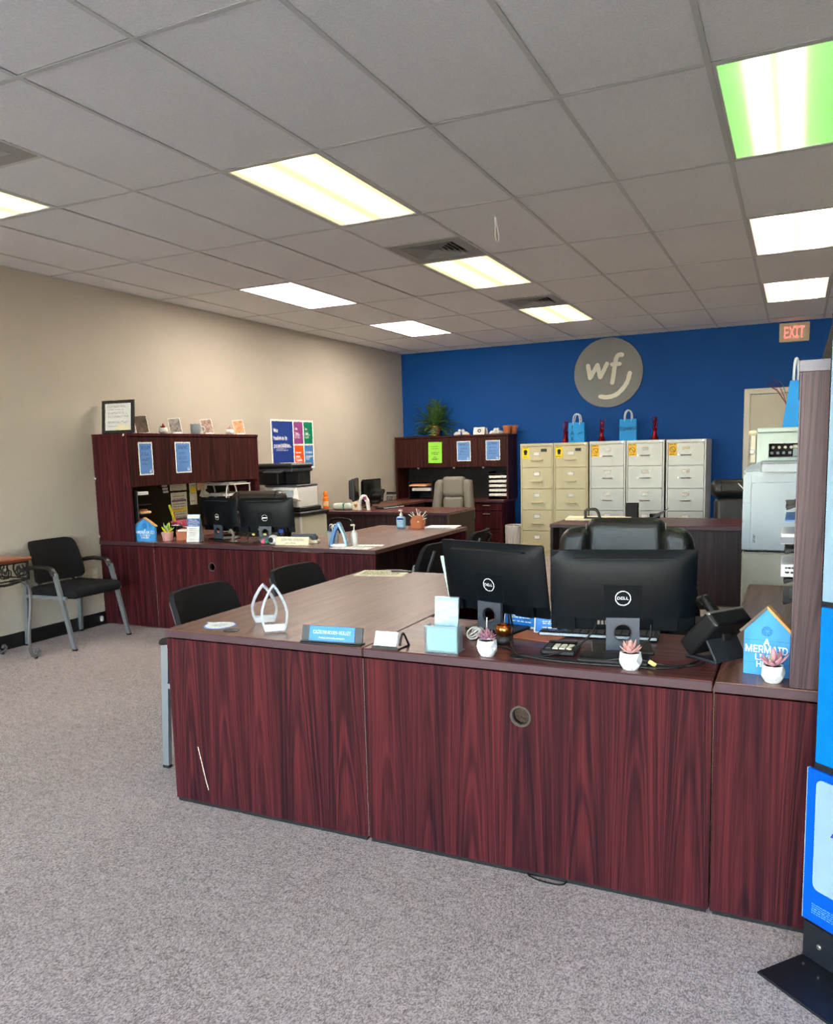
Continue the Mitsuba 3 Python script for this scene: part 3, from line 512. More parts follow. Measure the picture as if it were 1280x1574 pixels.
def visitor_chair(label, M):
    t = Thing('visitor_chair', label, 'chair', M, group='black visitor chairs')
    t.part('seat', mvt(pad(0.49, 0.51, 0.085, 0.038), 0.01, 0, 0.435), 'chair_fabric', True)
    t.part('backrest', curved_panel(0.49, 0.495, 0.828, -0.195, 0.26, 0.045, 0.030), 'chair_mesh', 40)
    t.part('back_frame', wire([(-0.20, -0.17, 0.44), (-0.225, -0.17, 0.60), (-0.285, -0.16, 0.78)], 0.013), 'dark_plastic'); t.part('back_frame', wire([(-0.20, 0.17, 0.44), (-0.225, 0.17, 0.60), (-0.285, 0.16, 0.78)], 0.013), 'dark_plastic')
    for s in (-1, 1):
        y = 0.285 * s
        t.part('leg', flat_leg((0.10, y, 0.60), (0.25, y, 0.01)), 'chair_metal', False, label='grey metal front leg')
        t.part('leg', flat_leg((-0.235, y * 0.95, 0.62), (-0.275, y * 0.95, 0.01)), 'chair_metal', False, label='grey metal rear leg')
        t.part('armrest', slab_bar([(-0.245, y * 0.97, 0.615), (-0.12, y, 0.640), (0.0, y, 0.640), (0.065, y, 0.628), (0.098, y, 0.580)], 0.028, 0.05), 'black_plastic')
        t.part('seat_rail', bb(-0.23, 0.20, y - 0.012 if s > 0 else y - 0.006, y + 0.006 if s > 0 else y + 0.012, 0.395, 0.42), 'chair_metal', False)
        for q, fx in ((0, 0.25), (1, -0.275)): t.part('foot_cap', bb(fx - 0.02, fx + 0.02, (y if q == 0 else y * 0.95) - 0.013, (y if q == 0 else y * 0.95) + 0.013, 0, 0.014, 0.003), 'black_matte')
    t.part('cross_rail', bb(-0.01, 0.015, -0.28, 0.28, 0.385, 0.405), 'chair_metal', False)
visitor_chair('black visitor chair against the beige wall beside the scroll table', at(-5.255, 4.525, 0, 0.03))
visitor_chair('black visitor chair tucked under the front desk, nearest the camera', at(-2.395, 3.015, 0, 0.03))
visitor_chair('black visitor chair behind the crystal award, at the front desk', at(-2.345, 3.74, 0, -0.03))
visitor_chair('black visitor chair seen between front desk and left monitor', at(-2.51, 5.10, 0, math.pi - 0.04))
visitor_chair('black visitor chair beyond the left monitor, near the white paper pad', at(-2.51, 5.88, 0, math.pi + 0.10))
def executive_chair(label, M, m, wings=True, roll=False, top=1.13, arms=True, w=0.56):
    """Faces -y: the back rest stands at the rear."""
    t = Thing('executive_chair', label, 'chair', M)
    t.part('seat', mvt(pad(0.54, 0.54, 0.13, 0.055), 0, -0.02, 0.48), m, True)
    L = lambda a: trimesh.transformations.rotation_matrix(a, (1, 0, 0))
    B = at(0, 0.25, 0.52) @ L(-0.13)
    Hh = top - 0.52; cw = w * 0.60 if wings else w * 0.98
    lo = Hh * (0.56 if not roll else 0.66)
    if roll:
        t.part('headrest', mv(mvt(pad(w * 0.98, 0.15, Hh * 0.32, 0.07), 0, 0.0, Hh * 0.84), B), m, True)
        for s in (-1, 1): t.part('seam', mv(wire([(s * w * 0.33, -0.078, Hh * 0.75), (s * w * 0.33, -0.072, Hh * 0.95), (s * w * 0.33, 0.0, Hh * 0.999), (s * w * 0.33, 0.07, Hh * 0.93)], 0.004), B), 'black_matte')
        t.part('lumbar_pad', mv(mvt(pad(w * 0.86, 0.12, lo + 0.02, 0.055), 0, 0.01, lo / 2), B), m, True)
    else:
        t.part('headrest', mv(mvt(pad(cw, 0.125, Hh - lo + 0.02, 0.052), 0, -0.01, (Hh + lo) / 2), B), m, True)
        t.part('lumbar_pad', mv(mvt(pad(cw * 0.92, 0.12, lo, 0.05), 0, -0.01, lo / 2), B), m, True)
        for s in (-1, 1):
            W = pad(w * 0.25, 0.13, Hh * 0.95, 0.055); v = W.vertices; v[:, 0] += s * (cw / 2 + w * 0.085) + s * 0.05 * (0.3 - v[:, 2] / Hh); v[:, 1] -= 0.03
            v[:, 2] += Hh * 0.475 - np.where(v[:, 2] > 0, 0.022 * np.clip((s * v[:, 0] - cw / 2) / (w * 0.2), 0, 1) ** 2, 0)
            t.part('wing', mv(W, B), m, True)
            t.part('stitching', mv(wire([(s * cw * 0.47, -0.072, Hh * 0.55), (s * cw * 0.485, -0.075, Hh * 0.75), (s * cw * 0.49, -0.06, Hh * 0.97)], 0.0022), B), 'stitch')
        t.part('back_shell', mv(mvt(pad(w * 0.9, 0.06, Hh * 0.94, 0.028), 0, 0.06, Hh * 0.48), B), m, True)
    if arms:
        for s in (-1, 1):
            t.part('armrest', mvt(pad(0.075, 0.34, 0.05, 0.022), s * 0.315, -0.02, 0.69), 'black_plastic', True)
            t.part('arm_support', wire([(s * 0.315, -0.15, 0.675), (s * 0.33, -0.16, 0.55), (s * 0.29, -0.05, 0.42)], 0.016), 'black_plastic')
    t.part('gas_column', cyl(0.028, 0.10, 0.43), 'black_plastic'); t.part('tilt_plate', bb(-0.12, 0.12, -0.14, 0.12, 0.405, 0.43, 0.006), 'black_plastic')
    for q in range(5):
        a = q * 2 * math.pi / 5 + 0.3; c, s = math.cos(a), math.sin(a)
        t.part('base_arm', tube([(0, 0, 0.115), (c * 0.16, s * 0.16, 0.10), (c * 0.30, s * 0.30, 0.075)], [0.026, 0.022, 0.016], 8), 'black_plastic')
        t.part('caster', mv(mv(cyl(0.028, -0.02, 0.02, 16, b=0.005), trimesh.transformations.rotation_matrix(math.pi / 2, (1, 0, 0))), at(c * 0.30, s * 0.30, 0.028, a)), 'black_matte')
executive_chair('big green black leather chair behind the right front monitor', at(-0.665, 3.42, 0, 0.14), 'leather_green_black', top=1.125, w=0.60)
executive_chair('grey leather high back chair in front of the back hutch', at(-4.14, 9.60, 0, 0.10), 'leather_grey', top=1.11, w=0.53, arms=False)
executive_chair('black leather chair with padded headrest beside the grey filing cabinet', at(-0.46, 8.56, 0, 0.15), 'leather_black', roll=True, top=1.10, w=0.62, arms=False)
executive_chair('brown black leather chair behind the middle row monitors', at(-4.545, 5.86, 0, 0.22), 'leather_brown', roll=True, top=1.135, w=0.56, arms=False)
# small task chair by the left wall
t = Thing('task_chair', 'dark mesh chair between the printer stand and corner desk', 'chair', at(-5.06, 8.02, 0, -0.15))
t.part('seat', mvt(pad(0.46, 0.46, 0.09, 0.04), 0.05, 0, 0.45), 'chair_fabric', True); t.part('backrest', curved_panel(0.44, 0.48, 0.83, -0.20, 0.12, 0.05, 0.03, 0.10), 'chair_mesh', 40)
for s in (-1, 1):
    t.part('armrest', wire([(-0.20, s * 0.25, 0.46), (-0.19, s * 0.27, 0.58), (-0.1, s * 0.275, 0.665), (0.12, s * 0.275, 0.67), (0.19, s * 0.275, 0.62), (0.20, s * 0.27, 0.44)], 0.014), 'black_plastic')
    for fx in (-0.20, 0.22): t.part('leg', tube([(fx * 0.9, s * 0.24, 0.43), (fx * 1.1, s * 0.26, 0.0)], 0.013), 'black_plastic')

# ================================================================ monitors (their backs towards the street)
def monitor(label, p, rot, lean, zc, screen_rot=None, brand='letters', group='monitors seen from the back', W=0.49, H=0.29):
    """Local: x along the screen, -y the back, origin at the screen's middle; the stand drops to the table at z = 0.75."""
    M = at(p[0], p[1], zc, rot) @ trimesh.transformations.rotation_matrix(lean, (1, 0, 0)); S = at(p[0], p[1], 0.75, rot); drop = zc - 0.75
    t = Thing('monitor', label, 'monitor', group=group)
    bez = t.part('bezel', bb(-W / 2, W / 2, 0.012, 0.024, -H / 2, H / 2, 0.004), 'monitor_black', M=M)
    t.part('screen', bb(-W / 2 + 0.012, W / 2 - 0.012, 0.0238, 0.0246, -H / 2 + 0.016, H / 2 - 0.012), 'screen_glass', M=M, smooth=False)
    # the moulded back: a shallow dome, cut off straight above the port strip
    zb = -H / 2 + 0.052; nx, nz = 16, 10; V = []
    for iz in range(nz + 1):
        for ix in range(nx + 1):
            u, v = ix / nx * 2 - 1, iz / nz; x, z = u * (W / 2 - 0.001), zb + v * (H / 2 - 0.001 - zb)
            dep = 0.034 * (1 - abs(u) ** 3.2) ** 0.55 * (1 - max(0, (v - 0.0)) ** 3.0) ** 0.6 if v < 1 else 0
            V.append([x, 0.013 - dep, z])
    Fq = []
    for iz in range(nz):
        for ix in range(nx):
            a = iz * (nx + 1) + ix; Fq += [[a, a + 1, a + nx + 2], [a, a + nx + 2, a + nx + 1]]
    b0 = len(V)
    for ix in range(nx + 1): V.append([V[ix][0], 0.013, zb])
    for ix in range(nx): Fq += [[ix, b0 + ix, b0 + ix + 1], [ix, b0 + ix + 1, ix + 1]]
    t.part('back_cover', trimesh.Trimesh(V, Fq, process=False), 'monitor_black', 50, M=M)
    t.part('port_cover', bb(-W / 2 + 0.02, -W / 2 + 0.085, -0.008, 0.013, -H / 2 + 0.004, zb + 0.001, 0.002), 'monitor_black', M=M); t.part('port_cover', bb(0.10, W / 2 - 0.06, -0.008, 0.013, -H / 2 + 0.006, zb + 0.001, 0.002), 'monitor_black', M=M)
    for x in (-0.085, -0.072, -0.059): t.part('port', bb(x, x + 0.009, 0.008, 0.013, -H / 2 + 0.02, -H / 2 + 0.035, 0.001), 'dull_metal', M=M)
    t.part('vent_slot', bb(-W * 0.34, W * 0.34, -0.0195, -0.008, H / 2 - 0.0262, H / 2 - 0.0222), 'black_matte', M=M, smooth=False)
    t.part('mount_plate', cat([bb(-0.064, 0.064, -0.0226, -0.01, zb - 0.002, zb + 0.122, 0.001)]), 'monitor_black', M=M)
    t.part('mount_seam', mv(ext(sbox(-0.0652, zb, 0.0652, zb + 0.1232).difference(sbox(-0.0642, zb - 1, 0.0642, zb + 0.1222)), 0.001), FRONT((0, -0.0216, 0))), 'black_matte', M=M, smooth=False)
    L = FRONT((0, -0.0226, zb + 0.076)); e = t.part('emblem', mv(ring(0.0235, 0.0268, 0.0010), L), 'white_ink', M=M, smooth=False, label='white ring emblem')
    if brand == 'letters': t.part('lettering', mv(mvt(text('DELL', 0.0105, 0.0010, bold=True, w=0.0385), 0, -0.005, 0), L), 'white_ink', M=M, smooth=False, of=e)
    else: t.part('lettering', mv(bb(-0.021, 0.021, -0.006, 0.006, 0, 0.0010, 0.0004), L), 'white_ink', M=M, smooth=False, of=e)
    hz = drop - H / 2 + 0.004; neck = ext(sbox(-0.056, 0.006, 0.056, drop - H / 2 + 0.056).difference(Point(0, hz).buffer(0.030, quad_segs=12)), 0.014)
    nk = t.part('stand', mv(neck, frame((0, -0.008, 0), (1, 0, 0), (0, 0.02, 1))), 'monitor_stand', M=S); t.part('stand_ring', mv(mvt(ring(0.0285, 0.0325, 0.002, 32), 0, hz, 0.014), frame((0, -0.008, 0), (1, 0, 0), (0, 0.02, 1))), 'dark_plastic', M=S, of=nk, smooth=False)
    t.part('foot', mv(bb(-0.105, 0.105, -0.045, 0.14, 0.0, 0.010, 0.004), np.eye(4)), 'black_plastic', M=S)
    return M
MG = 'monitors with their backs to the visitors'
m2 = monitor('big black monitor on the right of the front bridge desk', (-0.529, 2.735), 0.245, 0.125, 0.963, group=MG)
m1 = monitor('turned black monitor on the left of the front bridge desk, beside the brochure holder', (-1.068, 2.895), -0.29, 0.17, 0.957, group=MG)
monitor('right monitor of the middle row, a blue plug under it', (-3.933, 5.33, 0), 0.18, 0.10, 0.973, brand='bar', group=MG)
monitor('left monitor of the middle row, beside the standing blue brochure', (-4.50, 5.43, 0), -0.25, 0.10, 0.966, brand='bar', group=MG)
# the small one on the corner desk turns its screen to the right
for M4, lab, hh in ((at(-5.135, 8.90, 0.75, 1.95), 'small monitor on the corner desk, its grey back edge towards us', 0.0), (at(-5.04, 9.16, 0.75, 1.50), 'second small black monitor on the corner desk, behind the first', -0.02)):
    t = Thing('monitor', lab, 'monitor', M4)
    t.part('bezel', bb(-0.215, 0.215, -0.02, 0.016, 0.105 + hh, 0.39 + hh, 0.008), 'monitor_black' if hh else 'dark_plastic'); t.part('screen', bb(-0.20, 0.20, -0.0206, -0.0198, 0.125 + hh, 0.375 + hh), 'screen_glass', False)
    t.part('back_cover', pad(0.34, 0.06, 0.25, 0.025), 'dark_plastic', True, M=at(0, 0.032, 0.25 + hh)); t.part('stand', bb(-0.035, 0.035, 0.02, 0.04, 0, 0.2, 0.004), 'black_plastic'); t.part('foot', cyl(0.10, 0, 0.012, 32, 0, 0.02, 0.004), 'black_plastic')

# ================================================================ things on the front desks
Z = 0.75
# crystal award: a hollow four sided pyramid of acrylic blades on a triangular ring
A = np.eye(4)
t = Thing('crystal_award', 'clear acrylic flame shaped award standing on the front desk', 'award', A)
def blade():
    o = [(a, b) for a, b, _ in spline([(a, b, 0) for a, b in [(-0.041, 0), (-0.053, 0.045), (-0.054, 0.085), (-0.042, 0.130), (-0.019, 0.178), (0, 0.204)]], 6)]
    P = Polygon(o + [(-a, b) for a, b in o[::-1]]); inn = P.buffer(-0.0095, join_style=2).intersection(sbox(-1, 0.030, 1, 1)); return ext(P.difference(inn), 0.012)
for ox, oy in ((-0.080, 0.075), (0.080, -0.075)):
    Fr = frame((-1.957 + ox, 2.645 + oy, Z + 0.0055), (0.81, 0.585, 0), (-ox * 5.0, -oy * 5.0, 1)) @ at(0, 0, -0.006)
    bl = t.part('blade', mv(blade(), Fr), 'crystal_edge', False)
    t.part('frosted_edge', mv(bb(-0.037, 0.037, 0.003, 0.026, 0.0122, 0.0132), Fr), 'white_plastic', False, of=bl, label='frosted white foot')
# round paper coaster and grommet
t = Thing('paper_coaster', 'white speech bubble shaped paper coaster on the front desk corner', 'coaster', at(-2.19, 2.61, Z, 0.25))
sp = unary_union([Point(0, 0).buffer(0.068, quad_segs=12), Polygon([(-0.09, 0.055), (-0.03, 0.055), (-0.06, 0.0)])])
t.part('border', ext(sp, 0.0015), 'notice_blue', False); t.part('sheet', mvt(ext(sp.buffer(-0.006), 0.0006), 0, 0, 0.0015), 'white_paper', False)
t.part('small_print', mv(printed(0.06, [0.012, -0.006, -0.022], 0.006, 5, 3), at(0, 0, 0.0021, 1.2)), 'ink_pale', False)
t = Thing('cable_grommet', 'black cable grommet beside the paper coaster', 'grommet', at(-2.078, 2.545, Z)); t.part('ring', lathe([(0, 0), (0.033, 0), (0.033, 0.002), (0.028, 0.0035), (0, 0.0035)]), 'black_plastic')
# name plate
t = Thing('name_plate', 'blue name plate CAITLYN ALLEN-HOLLEY in a black stand on the front desk', 'name plate', at(-1.563, 2.489, Z, 0.09))
NP = frame((0, 0.0, 0.004), (1, 0, 0), (0, 0.25, 1))
t.part('stand', cat([mv(bb(-0.127, 0.127, 0, 0.062, -0.004, 0, 0.001), NP), bb(-0.127, 0.127, -0.018, 0.03, 0, 0.006, 0.002), mv(bb(-0.127, 0.127, 0, 0.004, 0, 0.012, 0.001), NP)]), 'black_plastic')
c = t.part('card', mv(bb(-0.095, 0.095, 0.004, 0.061, 0.0, 0.0018), NP), 'nameplate_blue', False)
t.part('lettering', mv(mvt(text('CAITLYN ALLEN-HOLLEY', 0.013, 0.0006, w=0.158), 0, 0.032, 0.0018), NP), 'white_ink', False, of=c)
t.part('lettering', mv(mvt(text('Financial Services Representative', 0.0065, 0.0006, w=0.108), 0, 0.014, 0.0018), NP), 'white_ink', False, of=c)
# business cards
t = Thing('card_holder', 'black wire stand holding white business cards beside the name plate', 'card holder', at(-1.332, 2.505, Z, 0.05)); CH = frame((0, -0.012, 0.012), (1, 0, 0), (0, 0.45, 1))
t.part('stand', cat([bb(-0.05, 0.05, -0.03, -0.026, 0, 0.012, 0.001), bb(-0.055, 0.055, -0.03, 0.0, 0, 0.003, 0.001), wire([(-0.048, 0.0, 0.012), (-0.04, 0.025, 0.05), (-0.03, 0.055, 0.0)], 0.0025), wire([(0.048, 0.0, 0.012), (0.052, 0.025, 0.052), (0.062, 0.055, 0.0)], 0.004), wire([(0.05, -0.02, 0.002), (0.062, 0.055, 0.003)], 0.003)]), 'black_plastic')
c = t.part('business_cards', mv(bb(-0.045, 0.045, -0.004, 0.05, 0, 0.012, 0.0005), CH), 'white_paper', False); t.part('small_print', mv(mvt(printed(0.05, [0.018, 0.012, 0.0, -0.006], 0.0022, 4, 3), -0.012, 0.022, 0.012), CH), 'ink_pale', False, of=c)
# brochure holder
BH = at(-1.118, 2.525, Z, 0.06)
t = Thing('brochure_holder', 'clear acrylic brochure holder with an aqua leaflet on the front desk', 'brochure holder', BH)
t.part('back_plate', mv(bb(-0.046, 0.046, 0.0, 0.192, 0, 0.003), frame((0, 0.03, 0), (1, 0, 0), (0, 0.12, 1))), 'pocket_acrylic', False)
t.part('leaflet', mv(bb(-0.044, 0.044, 0.012, 0.188, 0.0035, 0.006), frame((0, 0.03, 0), (1, 0, 0), (0, 0.12, 1))), 'brochure_aqua', False)
t.part('leaflet_stack', bb(-0.056, 0.056, -0.014, 0.012, 0.005, 0.088, 0.001), 'leaflet_pale', False)
t.part('front_pocket', cat([bb(-0.062, 0.062, -0.022, -0.019, 0, 0.096, 0.001), bb(-0.062, -0.059, -0.02, 0.034, 0, 0.092, 0.001), bb(0.059, 0.062, -0.02, 0.034, 0, 0.092, 0.001), bb(-0.062, 0.062, -0.02, 0.05, 0, 0.004, 0.001)]), 'pocket_acrylic', False)
t.part('pocket_rim', cat([bb(-0.063, 0.063, -0.0235, -0.0185, 0.093, 0.0975, 0.001), bb(-0.063, -0.058, -0.0235, 0.034, 0.09, 0.0945, 0.001), bb(0.058, 0.063, -0.0235, 0.034, 0.09, 0.0945, 0.001)]), 'acrylic_frost', False)
# succulents in white faceted pots
def faceted_pot(r, h):
    V, F = [], []; n = 7
    rings = ((0.62 * r, 0, 0), (0.96 * r, 0.33 * h, .5), (1.0 * r, 0.62 * h, 0), (0.90 * r, h, .5), (0.80 * r, h, .5), (0.78 * r, h * 0.86, .5))
    for rr, z, o in rings:
        for k in range(n): a = (k + o) * 2 * math.pi / n; V.append([rr * math.cos(a), rr * math.sin(a), z])
    for q in range(5):
        for k in range(n):
            a, b, c, d = q * n + k, q * n + (k + 1) % n, (q + 1) * n + k, (q + 1) * n + (k + 1) % n
            if rings[q][2] == rings[q + 1][2]: F += [[a, b, d], [a, d, c]]
            elif rings[q][2] < rings[q + 1][2]: F += [[a, b, c], [b, d, c]]
            else: F += [[a, b, d], [a, d, c]]
    V += [[0, 0, 0], [0, 0, h * 0.86]]
    for k in range(n): F += [[6 * n, (k + 1) % n, k], [6 * n + 1, 5 * n + k, 5 * n + (k + 1) % n]]
    return trimesh.Trimesh(V, F, process=False)
def leaf(l, w, up, a, th=0.4):
    s = trimesh.creation.icosphere(subdivisions=1); v = s.vertices; x = (v[:, 0] + 1) / 2
    prof = np.sin(np.clip(x, 0, 1) ** 0.8 * math.pi) * 0.9 + 0.1
    s.vertices = np.stack([x * l, v[:, 1] * w / 2 * (0.5 + 0.5 * prof), v[:, 2] * w * th / 2 + 0.25 * l * x * x], 1)
    return mv(s, at(0, 0, 0, a) @ trimesh.transformations.rotation_matrix(-up, (0, 1, 0)))
def succulent(label, p, r, h, m, size, spread, seed, group='potted succulents', m2=None, n=3):
    R = random.Random(seed); t = Thing('potted_succulent', label, 'succulent', at(p[0], p[1], p[2]), group=group)
    t.part('pot', faceted_pot(r, h), 'pot_white', False); t.part('soil', cyl(r * 0.79, h * 0.84, h * 0.89, 14), 'soil')
    for q in range(n):
        for k in range(7 - q):
            a = (k + 0.5 * q) * 2 * math.pi / (7 - q) + R.uniform(-.2, .2); up = spread[0] + (spread[1] - spread[0]) * q / max(1, n - 1) + R.uniform(-.1, .1)
            t.part('leaf', mvt(leaf(size * (1 - 0.12 * q) * R.uniform(.85, 1.1), size * 0.36, up, a), 0, 0, h * 0.93 + q * size * 0.12), m2 if (m2 and k == 2) else m, True)
def tufted_succulent(label, p, r, h, m, seed):
    R = random.Random(seed); t = Thing('potted_succulent', label, 'succulent', at(*p), group='potted succulents'); t.part('pot', faceted_pot(r, h), 'pot_white', False); t.part('soil', cyl(r * 0.79, h * 0.84, h * 0.89, 14), 'soil')
    for k in range(34):
        a = k * 2.4; e = 0.25 + 1.25 * k / 34; q = 0.026 + 0.012 * math.sin(e); t.part('leaf', mvt(leaf(0.024 * R.uniform(.85, 1.15), 0.012, e + R.uniform(-.25, .25), a), q * 0.5 * math.cos(a) * math.cos(e), q * 0.5 * math.sin(a) * math.cos(e), h * 0.93 + 0.014 * math.sin(e) + R.uniform(0, 0.006)), m, True)
tufted_succulent('mauve tufted succulent in a white pot before the left front monitor', (-0.953, 2.528, Z), 0.037, 0.056, 'succulent_mauve', 3)
succulent('pink rosette succulent in a white pot before the right front monitor', (-0.462, 2.524, Z), 0.037, 0.056, 'succulent_pink', 0.046, (0.45, 1.25), 4)
succulent('spiky rose succulent in a white pot before the blue house sign', (-0.045, 2.528, Z), 0.034, 0.052, 'succulent_rose', 0.055, (0.45, 1.3), 5, m2='succulent_green', n=2)
# house signs
def house_sign(label, M, w, hw, hp, s=1.0):
    t = Thing('house_sign', label, 'sign', M)
    body = Polygon([(-w / 2, 0), (w / 2, 0), (w / 2, hw), (0, hp), (-w / 2, hw)]); k = t.part('board', mv(ext(body, 0.022), FRONT((0, 0.022, 0))), 'sign_blue', False)
    for f in (0.28, 0.55, 0.80): t.part('plank_groove', mv(bb(-w / 2, w / 2, hw * f, hw * f + 0.0008, 0, 0.0004), FRONT((0, 0, 0))), 'sign_line', False, of=k)
    for sd in (-1, 1):
        r0, r1 = np.array([sd * w * 0.56, hw - (hp - hw) * 0.08]), np.array([0, hp + 0.001]); nrm = np.array([sd * (hp - hw), w / 2]); nrm = nrm / np.linalg.norm(nrm) * 0.008
        t.part('roof_board', mv(ext([tuple(r0), tuple(r1), tuple(r1 + (0, 0.0105)), tuple(r0 + nrm)], 0.03), FRONT((0, 0.026, 0))), 'pine' if sd > 0 else 'grey_wood', False)
    T_ = FRONT((0, -0.0001, 0))
    for q, (sx, hh, z, ww) in enumerate((('A', 0.15, 0.615, None), ('MERMAID', 0.165, 0.44, 0.92), ('LIVES', 0.135, 0.27, 0.48), ('HERE', 0.135, 0.105, 0.42))):
        t.part('lettering', mv(mvt(text(sx, hh * hw, 0.0008, bold=True, w=ww * w if ww else None), 0, z * hw + hw * 0.08, 0), T_), 'white_ink', False, of=k)
    t.part('rosette', mv(mvt(ext(Point(0, 0).buffer(w * 0.125, quad_segs=8), 0.0006), 0, hw * 1.02, 0), T_), 'sign_blue_dark', False, of=k)
    t.part('rosette_lines', mv(mvt(cat([ring(w * f, w * f + 0.0012, 0.0009, 24) for f in (0.03, 0.07, 0.11)] + [mvt(ext(strip([(0, 0), (w * 0.12 * math.cos(a), w * 0.12 * math.sin(a))], 0.0006), 0.0009), 0, 0, 0) for a in np.arange(8) * math.pi / 4]), 0, hw * 1.02, 0), T_), 'sign_blue', False, of=k)
house_sign('blue wooden house sign A MERMAID LIVES HERE on the right front credenza', at(-0.066, 2.592, Z, -0.16), 0.132, 0.136, 0.207)
house_sign('blue house sign A MERMAID LIVES HERE, smaller in view, under the left hutch', at(-5.070, 5.135, Z, 0.12), 0.205, 0.132, 0.198)
# desk phone turned to the staff
def desk_phone(label, M, wall=False, s=1.0, screen=False):
    t = Thing('desk_phone', label, 'phone', M); S = np.diag([s, s, s, 1.0])
    side = [(-0.10, 0.0), (0.09, 0.0), (0.10, 0.02), (-0.085, 0.12), (-0.105, 0.115)]
    q = lambda m: mv(m, S)
    b = t.part('base', q(mv(ext(Polygon(side).buffer(-0.004).buffer(0.004, quad_segs=3), 0.21), frame((-0.105, 0, 0), (0, -1, 0), (0, 0, 1)) )), 'black_plastic')
    F_ = frame((0, -0.10, 0.022), (1, 0, 0), (0, 0.185, 0.10))
    t.part('handset', q(mv(cat([mvt(pad(0.048, 0.20, 0.03, 0.014), -0.072, 0.105, 0.028), mvt(pad(0.052, 0.05, 0.04, 0.018), -0.072, 0.02, 0.016), mvt(pad(0.052, 0.05, 0.04, 0.018), -0.072, 0.188, 0.016)]), F_)), 'black_plastic', True)
    t.part('display', q(mv(bb(-0.03, 0.085, 0.135, 0.195, 0, 0.004, 0.001), F_)), 'screen_glass')
    for r in range(4):
        for c in range(3): t.part('key', q(mv(bb(-0.02 + c * 0.026, -0.001 + c * 0.026, 0.02 + r * 0.024, 0.035 + r * 0.024, 0, 0.004, 0.001), F_)), 'dark_plastic')
    return t
t = Thing('desk_phone', 'black desk phone on a tilted stand beside the blue house sign', 'phone', at(-0.235, 2.775, Z, 0.95) @ np.diag([0.86, 0.86, 0.86, 1.0]))
t.part('base', mv(pad(0.20, 0.075, 0.20, 0.015), at(0.0, -0.01, 0.105) @ trimesh.transformations.rotation_matrix(0.75, (1, 0, 0))), 'black_plastic', 35)
t.part('stand', mv(bb(-0.085, 0.085, -0.006, 0.004, 0, 0.13, 0.003), at(0, -0.085, 0.002) @ trimesh.transformations.rotation_matrix(-0.55, (1, 0, 0))), 'dark_plastic'); t.part('stand_rib', bb(-0.09, -0.06, -0.09, 0.06, 0, 0.012, 0.003), 'dark_plastic')
t.part('top_trim', mv(bb(-0.10, 0.10, -0.008, 0.012, 0, 0.012, 0.004), at(0, -0.055, 0.185)), 'dull_metal')
t.part('handset', mv(cat([pad(0.05, 0.21, 0.035, 0.016), mvt(pad(0.055, 0.055, 0.05, 0.02), 0, 0.085, -0.02), mvt(pad(0.055, 0.055, 0.05, 0.02), 0, -0.085, -0.02)]), at(0.09, 0.06, 0.14) @ trimesh.transformations.rotation_matrix(0.75, (1, 0, 0))), 'black_plastic', True)
t.part('jack', mv(bb(-0.02, 0.02, -0.012, 0.0, 0, 0.03, 0.002), at(0.0, -0.055, 0.075)), 'black_matte')
# keyboard, calculators, mouse gear behind the monitors
def keyboard(label, M):
    t = Thing('keyboard', label, 'keyboard', M); t.part('case', bb(-0.22, 0.22, -0.07, 0.07, 0, 0.018, 0.006), 'black_plastic'); t.part('rear_strip', bb(-0.215, 0.215, -0.074, -0.066, 0.006, 0.016, 0.002), 'copier_tray')
    for r in range(5):
        for c in range(14): t.part('key', bb(-0.21 + c * 0.030, -0.184 + c * 0.030, -0.058 + r * 0.024, -0.038 + r * 0.024, 0.018, 0.023, 0.002), 'dark_plastic')
keyboard('black keyboard lying behind the right front monitor', at(-0.66, 2.955, Z, 0.10))
keyboard('black keyboard on the corner desk by the small monitors', at(-4.72, 9.05, Z, 1.4))
t = Thing('calculator', 'black desk calculator with pale keys behind the front cables', 'calculator', at(-0.725, 2.645, Z, 0.06)); t.part('case', bb(-0.06, 0.06, -0.045, 0.07, 0, 0.022, 0.006), 'black_plastic'); t.part('display', bb(-0.05, 0.05, 0.04, 0.062, 0.022, 0.03, 0.002), 'screen_glass')
for r in range(3):
    for c in range(4): t.part('key', bb(-0.045 + c * 0.024, -0.026 + c * 0.024, -0.035 + r * 0.023, -0.018 + r * 0.023, 0.022, 0.027, 0.001), 'ivory_plastic' if c > 0 else 'dark_plastic')
t = Thing('docking_box', 'flat black box lying behind the pink succulent', 'computer box', at(-0.53, 2.60, Z, 0.05)); t.part('case', bb(-0.115, 0.115, -0.05, 0.06, 0, 0.016, 0.004), 'black_plastic')
# copper candle bowl
t = Thing('candle_bowl', 'small copper bowl on a glass foot between the front monitors', 'bowl', at(-0.955, 2.71, Z))
t.part('bowl', lathe([(0.0, 0.028), (0.016, 0.030), (0.030, 0.042), (0.033, 0.058), (0.026, 0.070), (0.024, 0.069), (0.030, 0.058), (0.027, 0.045), (0.014, 0.034), (0, 0.033)], 32), 'copper', True); t.part('foot', lathe([(0, 0), (0.024, 0.0), (0.03, 0.012), (0.028, 0.028), (0.014, 0.03), (0, 0.03)], 24), 'dark_plastic', True)
